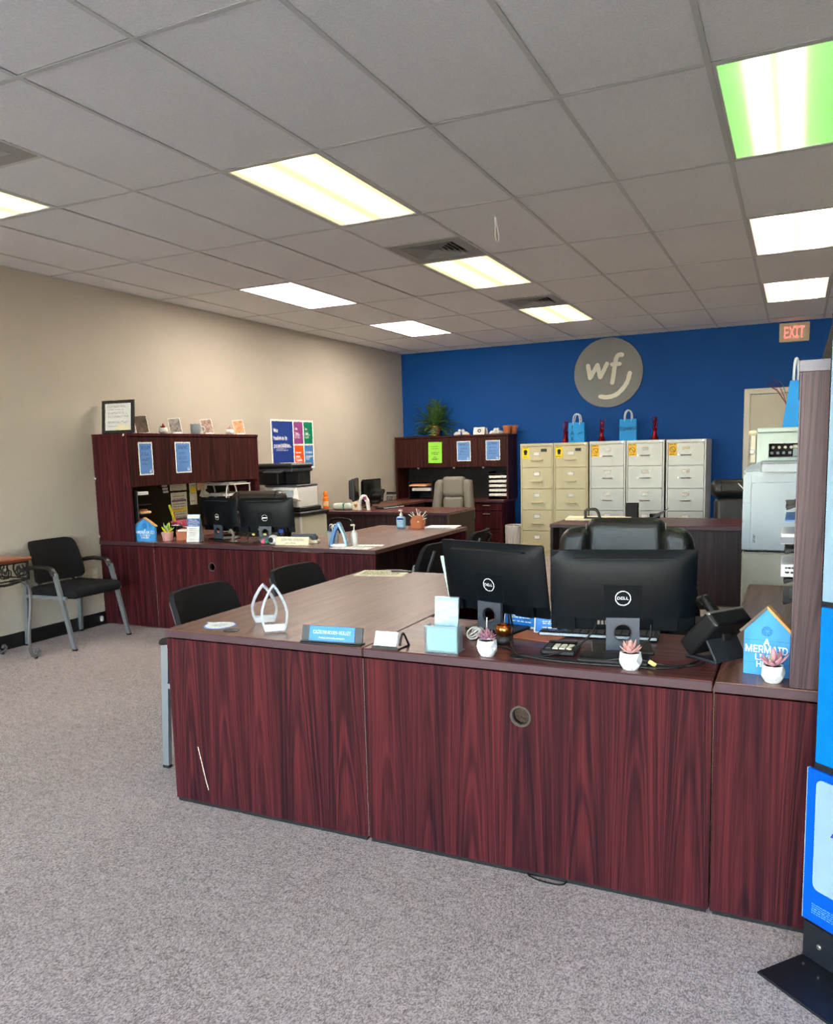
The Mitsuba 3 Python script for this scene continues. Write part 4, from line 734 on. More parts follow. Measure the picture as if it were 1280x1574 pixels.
# blue postcards
def card(label, M, w, h, m, seed, name='postcard'):
    t = Thing(name, label, 'card', M); t.part('sheet', mv(bb(-w / 2, w / 2, 0, h, 0, 0.002), frame((0, 0, 0), (1, 0, 0), (0, 0.22, 1))), 'white_paper', False); t.part('panel', mv(bb(-w / 2 + 0.005, w / 2 - 0.005, 0.008, h - 0.005, 0.002, 0.0026), frame((0, 0, 0), (1, 0, 0), (0, 0.22, 1))), m, False)
    t.part('small_print', mv(mvt(printed(w * 0.6, [h * 0.6, h * 0.5, h * 0.3], 0.004, seed, 4), w * 0.05, 0, 0.0026), frame((0, 0, 0), (1, 0, 0), (0, 0.22, 1))), 'white_ink', False); return t
card('blue postcard standing between the front monitors, left one', at(-0.985, 2.985, Z, -0.22), 0.15, 0.075, 'nameplate_blue', 3)
card('blue postcard with small bird mark standing between the front monitors', at(-0.835, 2.905, Z, 0.03), 0.13, 0.078, 'nameplate_blue', 4)
t = Thing('folder', 'brown cardboard folder behind the copper bowl', 'folder', at(-0.87, 2.83, Z, -0.2)); t.part('cover', bb(-0.09, 0.09, -0.04, 0.09, 0, 0.004, 0.001), 'terracotta')
t = Thing('cable_bundle', 'coil of white cables beside the brochure holder', 'cables', at(-1.085, 2.735, Z))
for q in range(4): t.part('loop', wire([(0.024 * math.cos(a) + 0.004 * q, 0.02 * math.sin(a) + 0.008 * q, 0.024 + 0.018 * math.sin(a + q)) for a in np.linspace(0, 6.2, 9)], 0.0035), 'cable_white')
t.part('tail', wire([(0.02, 0.0, 0.03), (0.03, 0.03, 0.012), (0.03, 0.06, 0.02), (0.025, 0.08, 0.07)], 0.003), 'cable_white')
# cables
def cable(label, pts, r=0.0035, m='cable'): obj('power_cable', wire(pts, r), m, label=label, category='cable', group='black desk cables')
cable('black cable arching from the right front monitor down to the desk grommet', [(-0.615, 2.705, 0.85), (-0.622, 2.68, 0.825), (-0.66, 2.64, 0.785), (-0.74, 2.58, 0.758), (-0.81, 2.555, 0.756), (-0.838, 2.553, 0.752)])
cable('black cable from the right port of the front monitor behind the stand', [(-0.435, 2.745, 0.85), (-0.432, 2.735, 0.83), (-0.438, 2.72, 0.80), (-0.47, 2.70, 0.772), (-0.50, 2.71, 0.765)])
cable('black cable running along the front of the bridge desk top', [(-0.836, 2.555, 0.755), (-0.76, 2.545, 0.757), (-0.68, 2.55, 0.7545), (-0.57, 2.553, 0.76), (-0.50, 2.56, 0.772), (-0.44, 2.575, 0.770), (-0.36, 2.59, 0.755), (-0.28, 2.62, 0.754), (-0.25, 2.66, 0.755)])
cable('black cable in front of the first, sagging along the desk top', [(-0.836, 2.553, 0.755), (-0.74, 2.528, 0.7545), (-0.62, 2.525, 0.7545), (-0.52, 2.535, 0.7545), (-0.40, 2.545, 0.7545), (-0.32, 2.585, 0.7545), (-0.27, 2.68, 0.755)])
cable('black cable hanging from the left front monitor to the grommet', [(-0.985, 2.85, 0.83), (-0.965, 2.80, 0.80), (-0.93, 2.70, 0.78), (-0.88, 2.60, 0.757), (-0.842, 2.556, 0.752)])
cable('second black cable from the left front monitor to the grommet', [(-0.978, 2.852, 0.83), (-0.945, 2.78, 0.80), (-0.905, 2.66, 0.772), (-0.865, 2.575, 0.756), (-0.838, 2.556, 0.752)])
cable('black cable lying on the desk left of the grommet', [(-0.845, 2.556, 0.752), (-0.90, 2.62, 0.755), (-0.97, 2.66, 0.7545), (-1.0, 2.72, 0.7545)])
cable('thin cable on the carpet under the front bridge panel', [(-0.80, 2.49, 0.004), (-0.785, 2.462, 0.004), (-0.73, 2.445, 0.004), (-0.67, 2.45, 0.004), (-0.655, 2.49, 0.004)], 0.003)
t = Thing('tag', 'small yellow tag on the cable beside the pink succulent', 'tag', at(-0.405, 2.57, 0.756, 0.5)); t.part('flag', mv(bb(-0.014, 0.014, -0.001, 0.001, 0, 0.014, 0.0005), trimesh.transformations.rotation_matrix(0.6, (0, 1, 0))), 'pale_yellow')
# papers on the front desk
def sheet(name, label, M, w, h, m='white_paper', rows=None, th=0.0015, seed=1, cat_='paper', group=None):
    t = Thing(name, label, cat_, M, group=group); t.part('sheet', bb(-w / 2, w / 2, -h / 2, h / 2, 0, th), m, False)
    if rows: t.part('small_print', mvt(printed(w * 0.8, list(np.linspace(h * 0.38, -h * 0.38, rows)), h * 0.012, seed, 7), 0, 0, th), 'ink', False)
sheet('printed_sheet', 'cream printed form at the far end of the front desk', at(-2.20, 4.10, Z, 0.18), 0.30, 0.21, 'cream_paper', 14)
t = Thing('pen', 'dark pen beside the printed form on the front desk', 'pen', at(-2.10, 4.165, Z, 0.1)); t.part('barrel', mv(cyl(0.005, -0.07, 0.06, 10), frame((0, 0, 0.005), (0, 1, 0), (0, 0, 1))), 'black_plastic')
t = Thing('document_clip', 'pale green sheet clipped upright at the left front monitor', 'paper', m1 @ at(-0.250, 0.045, -0.015)); t.part('sheet', mv(bb(-0.035, 0.03, 0, 0.0015, -0.10, 0.08), trimesh.transformations.rotation_matrix(-0.10, (0, 1, 0))), 'copier_mint', False); t.part('clip', bb(0.0, 0.02, -0.004, 0.006, -0.135, -0.08, 0.002), 'dull_metal')

# ================================================================ middle row desk things
t = Thing('name_plate', 'cream name plate VICTORIA JOHNSON on the middle row desk', 'name plate', at(-3.60, 5.205, Z, 0.08)); N2 = frame((0, 0.0, 0), (1, 0, 0), (0, 0.3, 1))
c = t.part('plate', mv(bb(-0.15, 0.15, 0, 0.068, 0, 0.003, 0.001), N2), 'cream_paper'); t.part('foot', bb(-0.15, 0.15, 0, 0.05, 0, 0.003), 'cream_paper'); t.part('lettering', mv(mvt(text('VICTORIA JOHNSON', 0.018, 0.0006, w=0.205), 0, 0.034, 0.003), N2), 'ink_pale', False, of=c); t.part('small_print', mv(mvt(printed(0.12, [0.012], 0.006, 3, 4), 0, 0.0, 0.003), N2), 'ink_pale', False, of=c)
t = Thing('brochure_rack', 'white and navy leaflet in a clear stand under the left hutch', 'leaflet', at(-4.602, 5.20, Z, 0.25)); B2 = frame((0, 0, 0), (1, 0, 0), (0, 0.20, 1))
t.part('leaflet', mv(bb(-0.058, 0.058, 0.0, 0.235, 0, 0.003), B2), 'brochure_aqua', False)
for y0, y1, m in ((0.20, 0.232, 'white_paper'), (0.165, 0.198, 'poster_navy'), (0.135, 0.158, 'poster_navy'), (0.0, 0.13, 'white_paper')): t.part('panel', mv(bb(-0.056, 0.056, y0, y1, 0.003, 0.0036), B2), m, False)
t.part('small_print', mv(mvt(printed(0.09, [0.19, 0.18, 0.172, 0.148, 0.142], 0.004, 3, 4), 0, -0.002, 0.0036), B2), 'white_ink', False); t.part('small_print', mv(mvt(printed(0.07, [0.11, 0.095, 0.08, 0.065, 0.05, 0.02], 0.004, 6, 4), 0, 0, 0.0036), B2), 'ink_pale', False)
t.part('stand', bb(-0.06, 0.06, 0.0, 0.08, 0, 0.006, 0.002), 'acrylic_frost'); t.part('rear_leg', mv(bb(-0.06, 0.06, 0, 0.2, 0, 0.003), frame((0, 0.09, 0), (1, 0, 0), (0, -0.2, 1))), 'acrylic_frost', False)
t = Thing('desk_speaker', 'small white rounded device left of the cream name plate', 'speaker', at(-3.79, 5.225, Z)); t.part('body', mvt(pad(0.075, 0.07, 0.075, 0.03), 0, 0, 0.0375), 'white_plastic', True); t.part('grille', mv(cyl(0.022, 0, 0.003), FRONT((0.0, -0.035, 0.0375))), 'black_matte')
t = Thing('telephone_handset', 'silver grey handset lying behind the name plate', 'handset', at(-3.57, 5.34, Z, 0.3)); t.part('grip', mvt(pad(0.20, 0.045, 0.035, 0.016), 0, 0, 0.062), 'monitor_stand', True); t.part('earpiece', mvt(pad(0.055, 0.055, 0.045, 0.02), 0.085, 0, 0.045), 'monitor_stand', True); t.part('mouthpiece', mvt(pad(0.055, 0.055, 0.045, 0.02), -0.085, 0, 0.045), 'monitor_stand', True); t.part('cradle', bb(-0.12, 0.12, -0.05, 0.05, 0, 0.03, 0.006), 'ivory_plastic')
t = Thing('pen_cup', 'glass pen cup with scissors on the middle row desk', 'pen cup', at(-3.27, 5.29, Z)); t.part('cup', lathe([(0, 0), (0.038, 0), (0.050, 0.11), (0.046, 0.11), (0.035, 0.006), (0, 0.006)], 24), 'acrylic_frost', True)
for q, (x, y, m) in enumerate(((-0.02, 0.0, 'poster_navy'), (0.012, 0.012, 'white_plastic'), (0.02, -0.012, 'black_plastic'))): t.part('pen', mv(cyl(0.005, 0.008, 0.155, 8), frame((x, y, 0), (0, 1, 0.1), (-0.1 * q, 0, 1)) @ trimesh.transformations.rotation_matrix(-math.pi / 2, (1, 0, 0))), m)
for s in (-1, 1): t.part('scissor_handle', mv(mvt(ring(0.012, 0.018, 0.006, 20), s * 0.018 + 0.01, 0.15, 0), FRONT((0, 0.0, 0))), 'white_plastic')
t = Thing('award_stand', 'blue and white A shaped award on the middle row desk', 'award', at(-3.165, 5.20, Z, 0.2))
a_ = lambda s: [(-0.045 * s, 0), (0.004 * s, 0.185)]
t.part('blue_leg', mv(ext(strip([(-0.062, 0.008), (-0.055, 0.06), (-0.03, 0.13), (0.0, 0.178)], 0.011), 0.045), FRONT((0, 0.045, 0))), 'poster_sky'); t.part('white_leg', mv(ext(strip([(0.058, 0.010), (0.045, 0.08), (0.022, 0.135), (0.006, 0.172)], 0.009), 0.045), FRONT((0, 0.045, 0))), 'brochure_aqua'); t.part('base', bb(-0.066, 0.066, 0.0, 0.045, 0, 0.02, 0.003), 'white_plastic')
t = Thing('lotion_bottle', 'small white pump bottle behind the A shaped award', 'bottle', at(-3.105, 5.34, Z)); t.part('body', lathe([(0, 0), (0.026, 0), (0.028, 0.09), (0.012, 0.115), (0, 0.115)], 20), 'pot_white', True); t.part('pump', cat([cyl(0.006, 0.115, 0.15, 10), bb(-0.03, 0.01, -0.008, 0.008, 0.148, 0.162, 0.004)]), 'ivory_plastic')
sheet('envelope', 'white envelope lying near the corner of the middle desk', at(-2.975, 5.33, Z, 0.25), 0.24, 0.10, 'white_paper')
sheet('printed_sheet', 'white papers at the front edge of the middle desk', at(-3.02, 5.16, Z, 0.05), 0.32, 0.14, 'white_paper', 5, seed=3)
t = Thing('sanitizer_bottle', 'hand sanitizer pump bottle on the middle row desk', 'bottle', at(-3.325, 6.60, Z))
t.part('bottle', mvt(pad(0.088, 0.052, 0.115, 0.02), 0, 0, 0.0575), 'gel_blue', True); t.part('front_label', bb(-0.032, 0.032, -0.0275, -0.0255, 0.02, 0.085), 'brochure_aqua', False); t.part('label_band', bb(-0.03, 0.034, -0.0282, -0.0272, 0.085, 0.10), 'kiosk_ink', False)
t.part('pump', cat([cyl(0.016, 0.113, 0.14, 16, b=0.003), cyl(0.006, 0.14, 0.165, 12), bb(-0.012, 0.012, -0.035, 0.012, 0.163, 0.178, 0.004)]), 'white_plastic')
t = Thing('pen_holder', 'orange brown hedgehog shaped holder full of pens', 'pen holder', at(-3.18, 6.66, Z))
t.part('body', mv(ext(unary_union([Point(0, 0.062).buffer(0.062, quad_segs=10), sbox(-0.075, 0, 0.055, 0.02), Polygon([(-0.085, 0.0), (-0.03, 0.02), (-0.04, 0.06)])]), 0.07), FRONT((0, 0.035, 0))), 'clay_orange'); t.part('eye', mv(cyl(0.007, 0, 0.004), FRONT((0.02, -0.035, 0.065))), 'cream_paper')
for q in range(9):
    a = math.radians(20 + q * 16); t.part('pen', mv(cyl(0.0045, 0.05, 0.105 + 0.01 * (q % 3), 8), frame((0, (q % 3 - 1) * 0.02, 0.062), (0, 1, 0), (math.cos(a), 0, math.sin(a))) @ trimesh.transformations.rotation_matrix(-math.pi / 2, (1, 0, 0))), ('white_plastic', 'dull_metal', 'ivory_plastic')[q % 3])
t = Thing('paper_pad', 'thick white paper stack at the far corner of the middle desk', 'paper stack', at(-2.98, 6.78, Z, 0.15))
for q in range(3): t.part('sheaf', bb(-0.15, 0.15, -0.11, 0.11, q * 0.004, q * 0.004 + 0.0036), 'white_paper', False, M=at(0.004 * q, -0.003 * q, 0, 0.02 * q))
# inside the left hutch
XB = -5.150 - 0.405 + 0.0205
def pinned(label, y, z, w, h, m, rows=3, seed=1, band=None, rot=0.0):
    t = Thing('pinned_note', label, 'note', SIDE((XB, y, z)) @ at(0, 0, 0, rot)); t.part('sheet', bb(-w / 2, w / 2, 0, h, 0, 0.0015), m, False)
    t.part('small_print', mvt(printed(w * 0.75, list(np.linspace(h * 0.85, h * 0.15, rows)), h * 0.03, seed, 4), 0, 0, 0.0015), 'ink_pale', False)
    if band:
        for (a, b, mm) in band: t.part('band', bb(-w * 0.44, w * 0.44, h * a, h * b, 0.0015, 0.002), mm, False)
pinned('tall cream flyer with a yellow band pinned in the left hutch', 6.09, 0.832, 0.225, 0.29, 'cream_paper', 9, 4, [(0.05, 0.13, 'succulent_mauve'), (0.33, 0.46, 'yellow_sticker'), (0.68, 0.75, 'succulent_mauve')])
pinned('long cream note pinned above the flyer in the left hutch', 6.09, 1.140, 0.235, 0.075, 'cream_paper', 4, 5)
pinned('cream strip with a yellow balloon pinned in the left hutch', 6.30, 0.985, 0.105, 0.228, 'cream_paper', 3, 6, [(0.55, 0.78, 'yellow_sticker')])
pinned('peach note pinned in the left hutch', 6.44, 1.130, 0.15, 0.078, 'peach_paper', 3, 7, rot=0.05)
pinned('cream envelope flap pinned above the left monitor', 6.45, 1.04, 0.13, 0.085, 'cream_paper', 1, 8, rot=-0.5)
for q, z in enumerate((1.185, 1.155, 1.125)): pinned(('top', 'middle', 'bottom')[q] + ' small white label of three stacked in the left hutch', 5.90 + 0.006 * q, z, 0.075, 0.022, 'white_paper', 1, 9 + q)
t = Thing('desk_organizer', 'black tiered organizer at the near end of the left hutch', 'organizer', at(-5.16, 5.30, Z))
t.part('side', bb(-0.33, 0.03, -0.165, -0.155, 0, 0.44, 0.003), 'black_plastic'); t.part('back', bb(-0.335, -0.325, -0.16, 0.0, 0, 0.44, 0.003), 'black_plastic')
for q in range(5): t.part('shelf', mv(ext(Polygon([(-0.33, -0.155), (0.03, -0.155), (0.05, -0.10), (0.02, 0.0), (-0.33, 0.02)]), 0.006), at(0, 0, 0.06 + q * 0.083)), 'black_plastic', False)
t = Thing('label_box', 'white label strip on the black tiered organizer', 'label', at(-5.16, 5.30, Z + 0.398)); t.part('strip', bb(-0.06, 0.03, -0.15, -0.03, 0, 0.028, 0.002), 'white_plastic')
for q, (z, m, lab) in enumerate(((0.232, 'terracotta', 'peach pack of forms on the black organizer'), (0.149, 'red_plastic', 'red pack of forms low on the black organizer'))):
    t = Thing('form_pack', lab, 'paper pack', at(-5.16, 5.32, Z + z)); t.part('sheaf', bb(-0.25, 0.0, -0.13, 0.0, 0, 0.02, 0.002), m if q else 'peach_paper', False); t.part('sheaf', bb(-0.25, -0.02, -0.12, -0.02, 0.02, 0.035, 0.002), m if q else 'clay_orange', False)
t = Thing('potted_plant', 'pale green plant in a pink pot beside the small house sign', 'plant', at(-4.925, 5.25, Z)); t.part('pot', lathe([(0, 0), (0.042, 0), (0.052, 0.075), (0.046, 0.075), (0.04, 0.06), (0, 0.06)], 20), 'succulent_pink', True)
R = random.Random(4)
for q in range(12): t.part('leaf', mvt(leaf(R.uniform(.06, .10), 0.03, R.uniform(.3, 1.2), q * 0.53), 0, 0, 0.065), 'succulent_green' if q % 3 else 'neon_yellow', True)
t = Thing('card_box', 'brown open box beside the pink plant pot', 'box', at(-4.80, 5.34, Z, 0.2)); t.part('case', cat([bb(-0.07, 0.07, -0.04, -0.035, 0, 0.075), bb(-0.07, 0.07, 0.035, 0.04, 0, 0.095), bb(-0.07, -0.065, -0.04, 0.04, 0, 0.09), bb(0.065, 0.07, -0.04, 0.04, 0, 0.09), bb(-0.07, 0.07, -0.04, 0.04, 0, 0.004)]), 'terracotta', False); t.part('cards', bb(-0.06, 0.06, -0.03, 0.03, 0.005, 0.088), 'white_paper', False)
t = Thing('tape_dispenser', 'teal and white tape dispenser beside the blue leaflet', 'tape dispenser', at(-4.70, 5.31, Z)); t.part('base', mvt(pad(0.10, 0.05, 0.045, 0.015), 0, 0, 0.0225), 'teal_plastic', True); t.part('roll', mv(mvt(ring(0.015, 0.036, 0.02, 24), 0, 0.055, -0.01), FRONT((0, 0, 0))), 'brochure_aqua')
t = Thing('pencil_basket', 'pink wire basket with a long yellow flag before the flyer', 'pencil holder', at(-5.16, 5.66, Z)); t.part('basket', lathe([(0, 0), (0.04, 0), (0.075, 0.13), (0.070, 0.13), (0.036, 0.006), (0, 0.006)], 20), 'pink_plastic', True); t.part('yellow_flag', mv(bb(-0.014, 0.014, 0, 0.004, 0.0, 0.29, 0.002), at(0.02, -0.03, 0.01) @ trimesh.transformations.rotation_matrix(-0.36, (0, 1, 0))), 'neon_yellow'); t.part('red_pen', mv(cyl(0.008, 0, 0.2, 10), at(-0.02, 0, 0.01) @ trimesh.transformations.rotation_matrix(-0.2, (0, 1, 0))), 'red_plastic')
t = Thing('spray_can', 'small red topped bottle behind the blue leaflet', 'bottle', at(-4.90, 5.56, Z)); t.part('body', cyl(0.028, 0, 0.15, 20, b=0.006), 'peach_paper'); t.part('cap', cyl(0.024, 0.15, 0.185, 20, b=0.004), 'red_plastic')
for q, (x, y, w) in enumerate(((-5.10, 5.55, 0.09), (-5.02, 5.62, 0.08), (-4.98, 5.52, 0.07))):
    t = Thing('supply_box', ('largest', 'middle', 'smallest')[q] + ' dark little supply box under the left hutch', 'box', at(x, y, Z, 0.2 * q), group='supply boxes'); t.part('body', bb(-w / 2, w / 2, -0.04, 0.04, 0, 0.10 - 0.02 * q, 0.004), 'black_plastic'); t.part('lid_label', bb(-w * 0.35, w * 0.35, -0.03, 0.02, 0.10 - 0.02 * q, 0.103 - 0.02 * q), 'white_paper', False)
# white wire file rack
t = Thing('file_rack', 'white wire file rack with papers at the far end of the left hutch', 'file rack', at(-5.33, 6.56, Z))
for q in range(4):
    z = 0.10 + q * 0.11; t.part('tray', cat([wire([(-0.14, -0.16, z), (0.14, -0.16, z), (0.15, 0.22, z), (-0.14, 0.22, z), (-0.14, -0.16, z)], 0.006, k=3)] + [tube([(-0.14, y, z), (0.145, y, z)], 0.003, 5) for y in np.linspace(-0.12, 0.18, 6)]), 'cable_white')
for x in (-0.14, 0.14): t.part('upright', wire([(x, -0.16, 0.0), (x, -0.16, 0.36), (x, -0.08, 0.455), (x, 0.0, 0.36), (x, 0.0, 0.0)], 0.007), 'cable_white')
t.part('upright', tube([(0.14, 0.22, 0), (0.14, 0.22, 0.44)], 0.006), 'cable_white'); t.part('upright', tube([(-0.14, 0.22, 0), (-0.14, 0.22, 0.44)], 0.006), 'cable_white')
for q in range(3):
    t = Thing('paper_stack', ('lowest', 'second', 'topmost')[q] + ' paper stack in the white wire rack', 'paper stack', at(-5.33, 6.58, Z + 0.2155 + q * 0.11 - 0.0)); t.part('sheaf', bb(-0.12, 0.13, -0.13, 0.18, 0, 0.012), 'white_paper', False); t.part('sheaf', bb(-0.11, 0.125, -0.12, 0.17, 0.012, 0.02), 'photo_grey', False)
cable('black cable drooping between the middle row monitors', [(-4.20, 5.42, 1.06), (-4.18, 5.40, 1.03), (-4.16, 5.38, 0.95), (-4.14, 5.35, 0.85), (-4.10, 5.30, 0.757)], 0.006)
cable('black cable behind the middle row bridge desk edge', [(-4.45, 5.30, 0.756), (-4.30, 5.24, 0.755), (-4.12, 5.22, 0.757), (-4.0, 5.27, 0.79), (-3.85, 5.33, 0.82)], 0.005)
cable('dark cable dropping from the blue plug of the right middle monitor', [(-3.80, 5.34, 0.84), (-3.80, 5.31, 0.81), (-3.86, 5.28, 0.775), (-3.95, 5.26, 0.756)], 0.005)
t = Thing('monitor_plug', 'bright blue cable plug under the right middle monitor', 'plug', at(-3.79, 5.335, 0.845)); t.part('shell', cb((0, 0, 0), (0.045, 0.02, 0.035), 0.006), 'poster_navy'); t.part('strain_relief', cyl(0.007, -0.035, -0.015, 10), 'poster_navy')
for q, (x, m) in enumerate(((-4.02, 'neon_yellow'), (-3.92, 'neon_yellow'))):
    t = Thing('cable_tag', ('left', 'right')[q] + ' yellow cable tag under the right middle monitor', 'tag', at(x, 5.27 + 0.02 * q, 0.82)); t.part('flag', cb((0, 0, 0), (0.030, 0.008, 0.018), 0.003), 'pale_yellow')
for q, (x, m) in enumerate(((-3.885, 'pink_plastic'), (-3.85, 'teal_plastic'))):
    t = Thing('ear_plug_ball', ('pink', 'green')[q] + ' little ball on the middle row desk', 'ball', at(x, 5.22, Z)); s = trimesh.creation.icosphere(2, 0.02); t.part('ball', mvt(s, 0, 0, 0.02), m, True)
t = Thing('gadget', 'silver desk gadget between the middle row monitors', 'gadget', at(-4.23, 5.27, Z)); t.part('foot', cyl(0.035, 0, 0.012, 20, b=0.003), 'dull_metal'); t.part('neck', wire([(0, 0, 0.01), (0.005, 0, 0.06), (-0.02, 0, 0.10), (-0.035, 0, 0.08)], 0.012), 'dull_metal'); t.part('arm', wire([(-0.1, 0, 0.03), (0, 0, 0.04), (0.06, 0, 0.05)], 0.010), 'chrome')

# on top of the left hutch
ZH = 1.682
def leaning(M, lean=0.14): return M @ trimesh.transformations.rotation_matrix(-lean, (1, 0, 0))
t = Thing('certificate_frame', 'black framed certificate standing on the left hutch', 'picture frame', leaning(frame((-5.345, 5.19, ZH + 0.004), (1, 0.12, 0), (0, 0, 1)), 0.10))
w, h = 0.33, 0.285
t.part('frame', ext(sbox(-w / 2, 0, w / 2, h).difference(sbox(-w / 2 + 0.025, 0.025, w / 2 - 0.025, h - 0.025)), 0.02), 'black_plastic', False); k = t.part('certificate', bb(-w / 2 + 0.02, w / 2 - 0.02, 0.02, h - 0.02, 0.004, 0.008), 'white_paper', False)
t.part('small_print', mvt(printed(0.22, [0.235, 0.225, 0.205, 0.18, 0.17, 0.15, 0.14, 0.10, 0.09, 0.06], 0.004, 3, 6), 0, 0, 0.008), 'ink_pale', False, of=k); t.part('tucked_note', mvt(ext(Polygon([(-0.06, 0.026), (0.13, 0.03), (0.13, 0.06), (0.02, 0.085)]), 0.001), 0, 0, 0.009), 'cream_paper', False, of=k)
for q, (y, hh, m, lab) in enumerate(((5.455, 0.17, 'photo_dark', 'dark brown photo card leaning on the left hutch, nearest the certificate'), (5.885, 0.155, 'photo_grey', 'grey photo card leaning on the left hutch beside the pale mug'), (6.34, 0.158, 'photo_warm', 'photo card with a red figure on the left hutch'), (6.845, 0.16, 'photo_orange', 'orange toned photo card at the far end of the left hutch'))):
    P_ = leaning(frame((-5.325, y, ZH), (0.35, 1, 0), (-0.0, 0.0, 1)), 0.16) @ at(0, 0, 0, 0.08)
    t = Thing('photo_card', lab, 'photo', P_, group='photo cards on the left hutch'); t.part('card', bb(-0.064, 0.064, 0.006, hh, 0, 0.003), 'white_paper', False); t.part('picture', bb(-0.058, 0.058, 0.012, hh - 0.006, 0.003, 0.0036), m, False)
    if q: t.part('foot', mvt(pad(0.09, 0.03, 0.05, 0.014), 0, 0.006, 0.0), 'white_plastic', True)
for y, m, s, lab in ((5.66, 'succulent_red', 8, 'small red succulent in a white pot on the left hutch, second from the certificate'), (6.62, 'succulent_pink', 9, 'small pink succulent in a white pot on the left hutch near its far end')):
    succulent(lab, (-5.28, y, ZH), 0.042, 0.058, m, 0.04, (0.5, 1.2), s, group='small succulents on the left hutch', n=2)
t = Thing('mug', 'pale grey green mug on the left hutch between photo cards', 'mug', at(-5.28, 6.10, ZH)); t.part('body', lathe([(0, 0), (0.045, 0), (0.047, 0.1), (0.043, 0.1), (0.041, 0.008), (0, 0.008)], 28), 'copier_grey', True); t.part('handle', wire([(0.03, 0.04, 0.08), (0.05, 0.07, 0.07), (0.05, 0.07, 0.035), (0.03, 0.04, 0.02)], 0.006), 'white_plastic')

# ================================================================ printers by the left wall
t = Thing('printer_cabinet', 'beige machine cabinet carrying the printers by the left wall', 'cabinet', at(-5.13, 7.25, 0))
t.part('body', bb(-0.38, 0.33, -0.12, 0.42, 0.05, 0.80, 0.02), 'copier_low'); t.part('top', bb(-0.40, 0.345, -0.14, 0.44, 0.80, 0.845, 0.012), 'black_plastic'); t.part('corner_trim', bb(0.31, 0.336, -0.128, -0.10, 0.06, 0.80, 0.006), 'white_plastic'); t.part('control_panel', bb(-0.05, 0.20, -0.128, -0.118, 0.48, 0.70, 0.003), 'black_plastic')
for q in range(4): t.part('button', bb(0.06, 0.16, -0.133, -0.127, 0.52 + q * 0.04, 0.535 + q * 0.04, 0.002), 'poster_sky' if q == 3 else 'dark_plastic')
for x in (-0.33, 0.28): t.part('foot', cyl(0.03, 0, 0.05, 16, x, -0.05), 'black_matte')
t = Thing('printer', 'white lower printer with open front tray by the left wall', 'printer', at(-5.06, 7.27, 0.845))
t.part('body', cat([bb(-0.26, 0.17, -0.05, 0.36, 0.03, 0.27, 0.015)]), 'white_plastic'); t.part('base', bb(-0.26, 0.21, -0.07, 0.36, 0.0, 0.05, 0.01), 'black_plastic'); t.part('front_recess', bb(-0.10, 0.12, -0.054, -0.048, 0.14, 0.235), 'copier_grey', False); t.part('tray', mv(bb(-0.12, 0.20, -0.18, 0.0, -0.006, 0.006, 0.003), at(0.03, -0.05, 0.12) @ trimesh.transformations.rotation_matrix(-0.22, (1, 0, 0))), 'white_plastic'); t.part('top_cover', bb(-0.26, 0.175, -0.055, 0.36, 0.27, 0.29, 0.008), 'dark_plastic')
t = Thing('copier_printer', 'black multifunction printer stacked on the white printer', 'printer', at(-5.13, 7.26, 1.135))
t.part('body', bb(-0.30, -0.02, -0.02, 0.36, 0.0, 0.145, 0.012), 'black_plastic'); t.part('body_side', bb(-0.02, 0.16, 0.12, 0.36, 0, 0.145, 0.01), 'black_plastic'); t.part('scanner_lid', bb(-0.30, 0.20, -0.06, 0.36, 0.185, 0.235, 0.018), 'black_plastic'); t.part('scanner_bed', bb(-0.30, 0.19, -0.05, 0.36, 0.14, 0.185, 0.010), 'dark_plastic')
t.part('control_panel', mv(bb(-0.14, 0.10, -0.09, 0.0, -0.006, 0.01, 0.004), at(0, -0.05, 0.165) @ trimesh.transformations.rotation_matrix(0.35, (1, 0, 0))), 'dark_plastic')
for q in range(4): t.part('button', mv(cyl(0.010, 0.01, 0.014, 12), at(-0.08 + q * 0.04, -0.09, 0.15) @ trimesh.transformations.rotation_matrix(0.35, (1, 0, 0))), 'black_matte')
t.part('document_sheet', mv(bb(-0.02, 0.14, 0.0, 0.2, 0, 0.004), at(0.02, 0.0, 0.237)), 'white_paper', False)

# ================================================================ corner desk things
t = Thing('orange_bottle', 'orange spray bottle on the near left corner of the corner desk', 'bottle', at(-5.37, 8.55, Z)); t.part('body', lathe([(0, 0), (0.034, 0), (0.036, 0.01), (0.036, 0.15), (0.026, 0.175), (0, 0.175)], 24), 'orange_plastic', True); t.part('wrap_label', lathe([(0.0365, 0.06), (0.0368, 0.06), (0.0368, 0.12), (0.0365, 0.12)], 24), 'peach_paper', True); t.part('cap', lathe([(0, 0.175), (0.022, 0.175), (0.026, 0.20), (0.02, 0.235), (0.012, 0.245), (0, 0.247)], 24), 'orange_plastic', True)
t = Thing('tissue_box', 'pale green tissue pack beside the orange bottle', 'tissue pack', at(-5.20, 8.70, Z, 0.1)); t.part('pack', mvt(pad(0.26, 0.14, 0.085, 0.035), 0, 0, 0.045), 'copier_mint', True); t.part('strap', mvt(pad(0.03, 0.145, 0.09, 0.03), 0.03, 0, 0.046), 'teal_plastic', True)
t = Thing('small_photo_box', 'cream box with a dark heart beside the tissue pack', 'box', at(-5.03, 8.74, Z, 0.1)); t.part('case', bb(-0.05, 0.05, -0.03, 0.03, 0, 0.10, 0.003), 'cream_paper'); t.part('heart', mv(ext(Polygon([(0, 0.02), (0.026, 0.06), (0.018, 0.075), (0, 0.066), (-0.018, 0.075), (-0.026, 0.06)]), 0.001), FRONT((0, -0.03, 0))), 'terracotta', False)
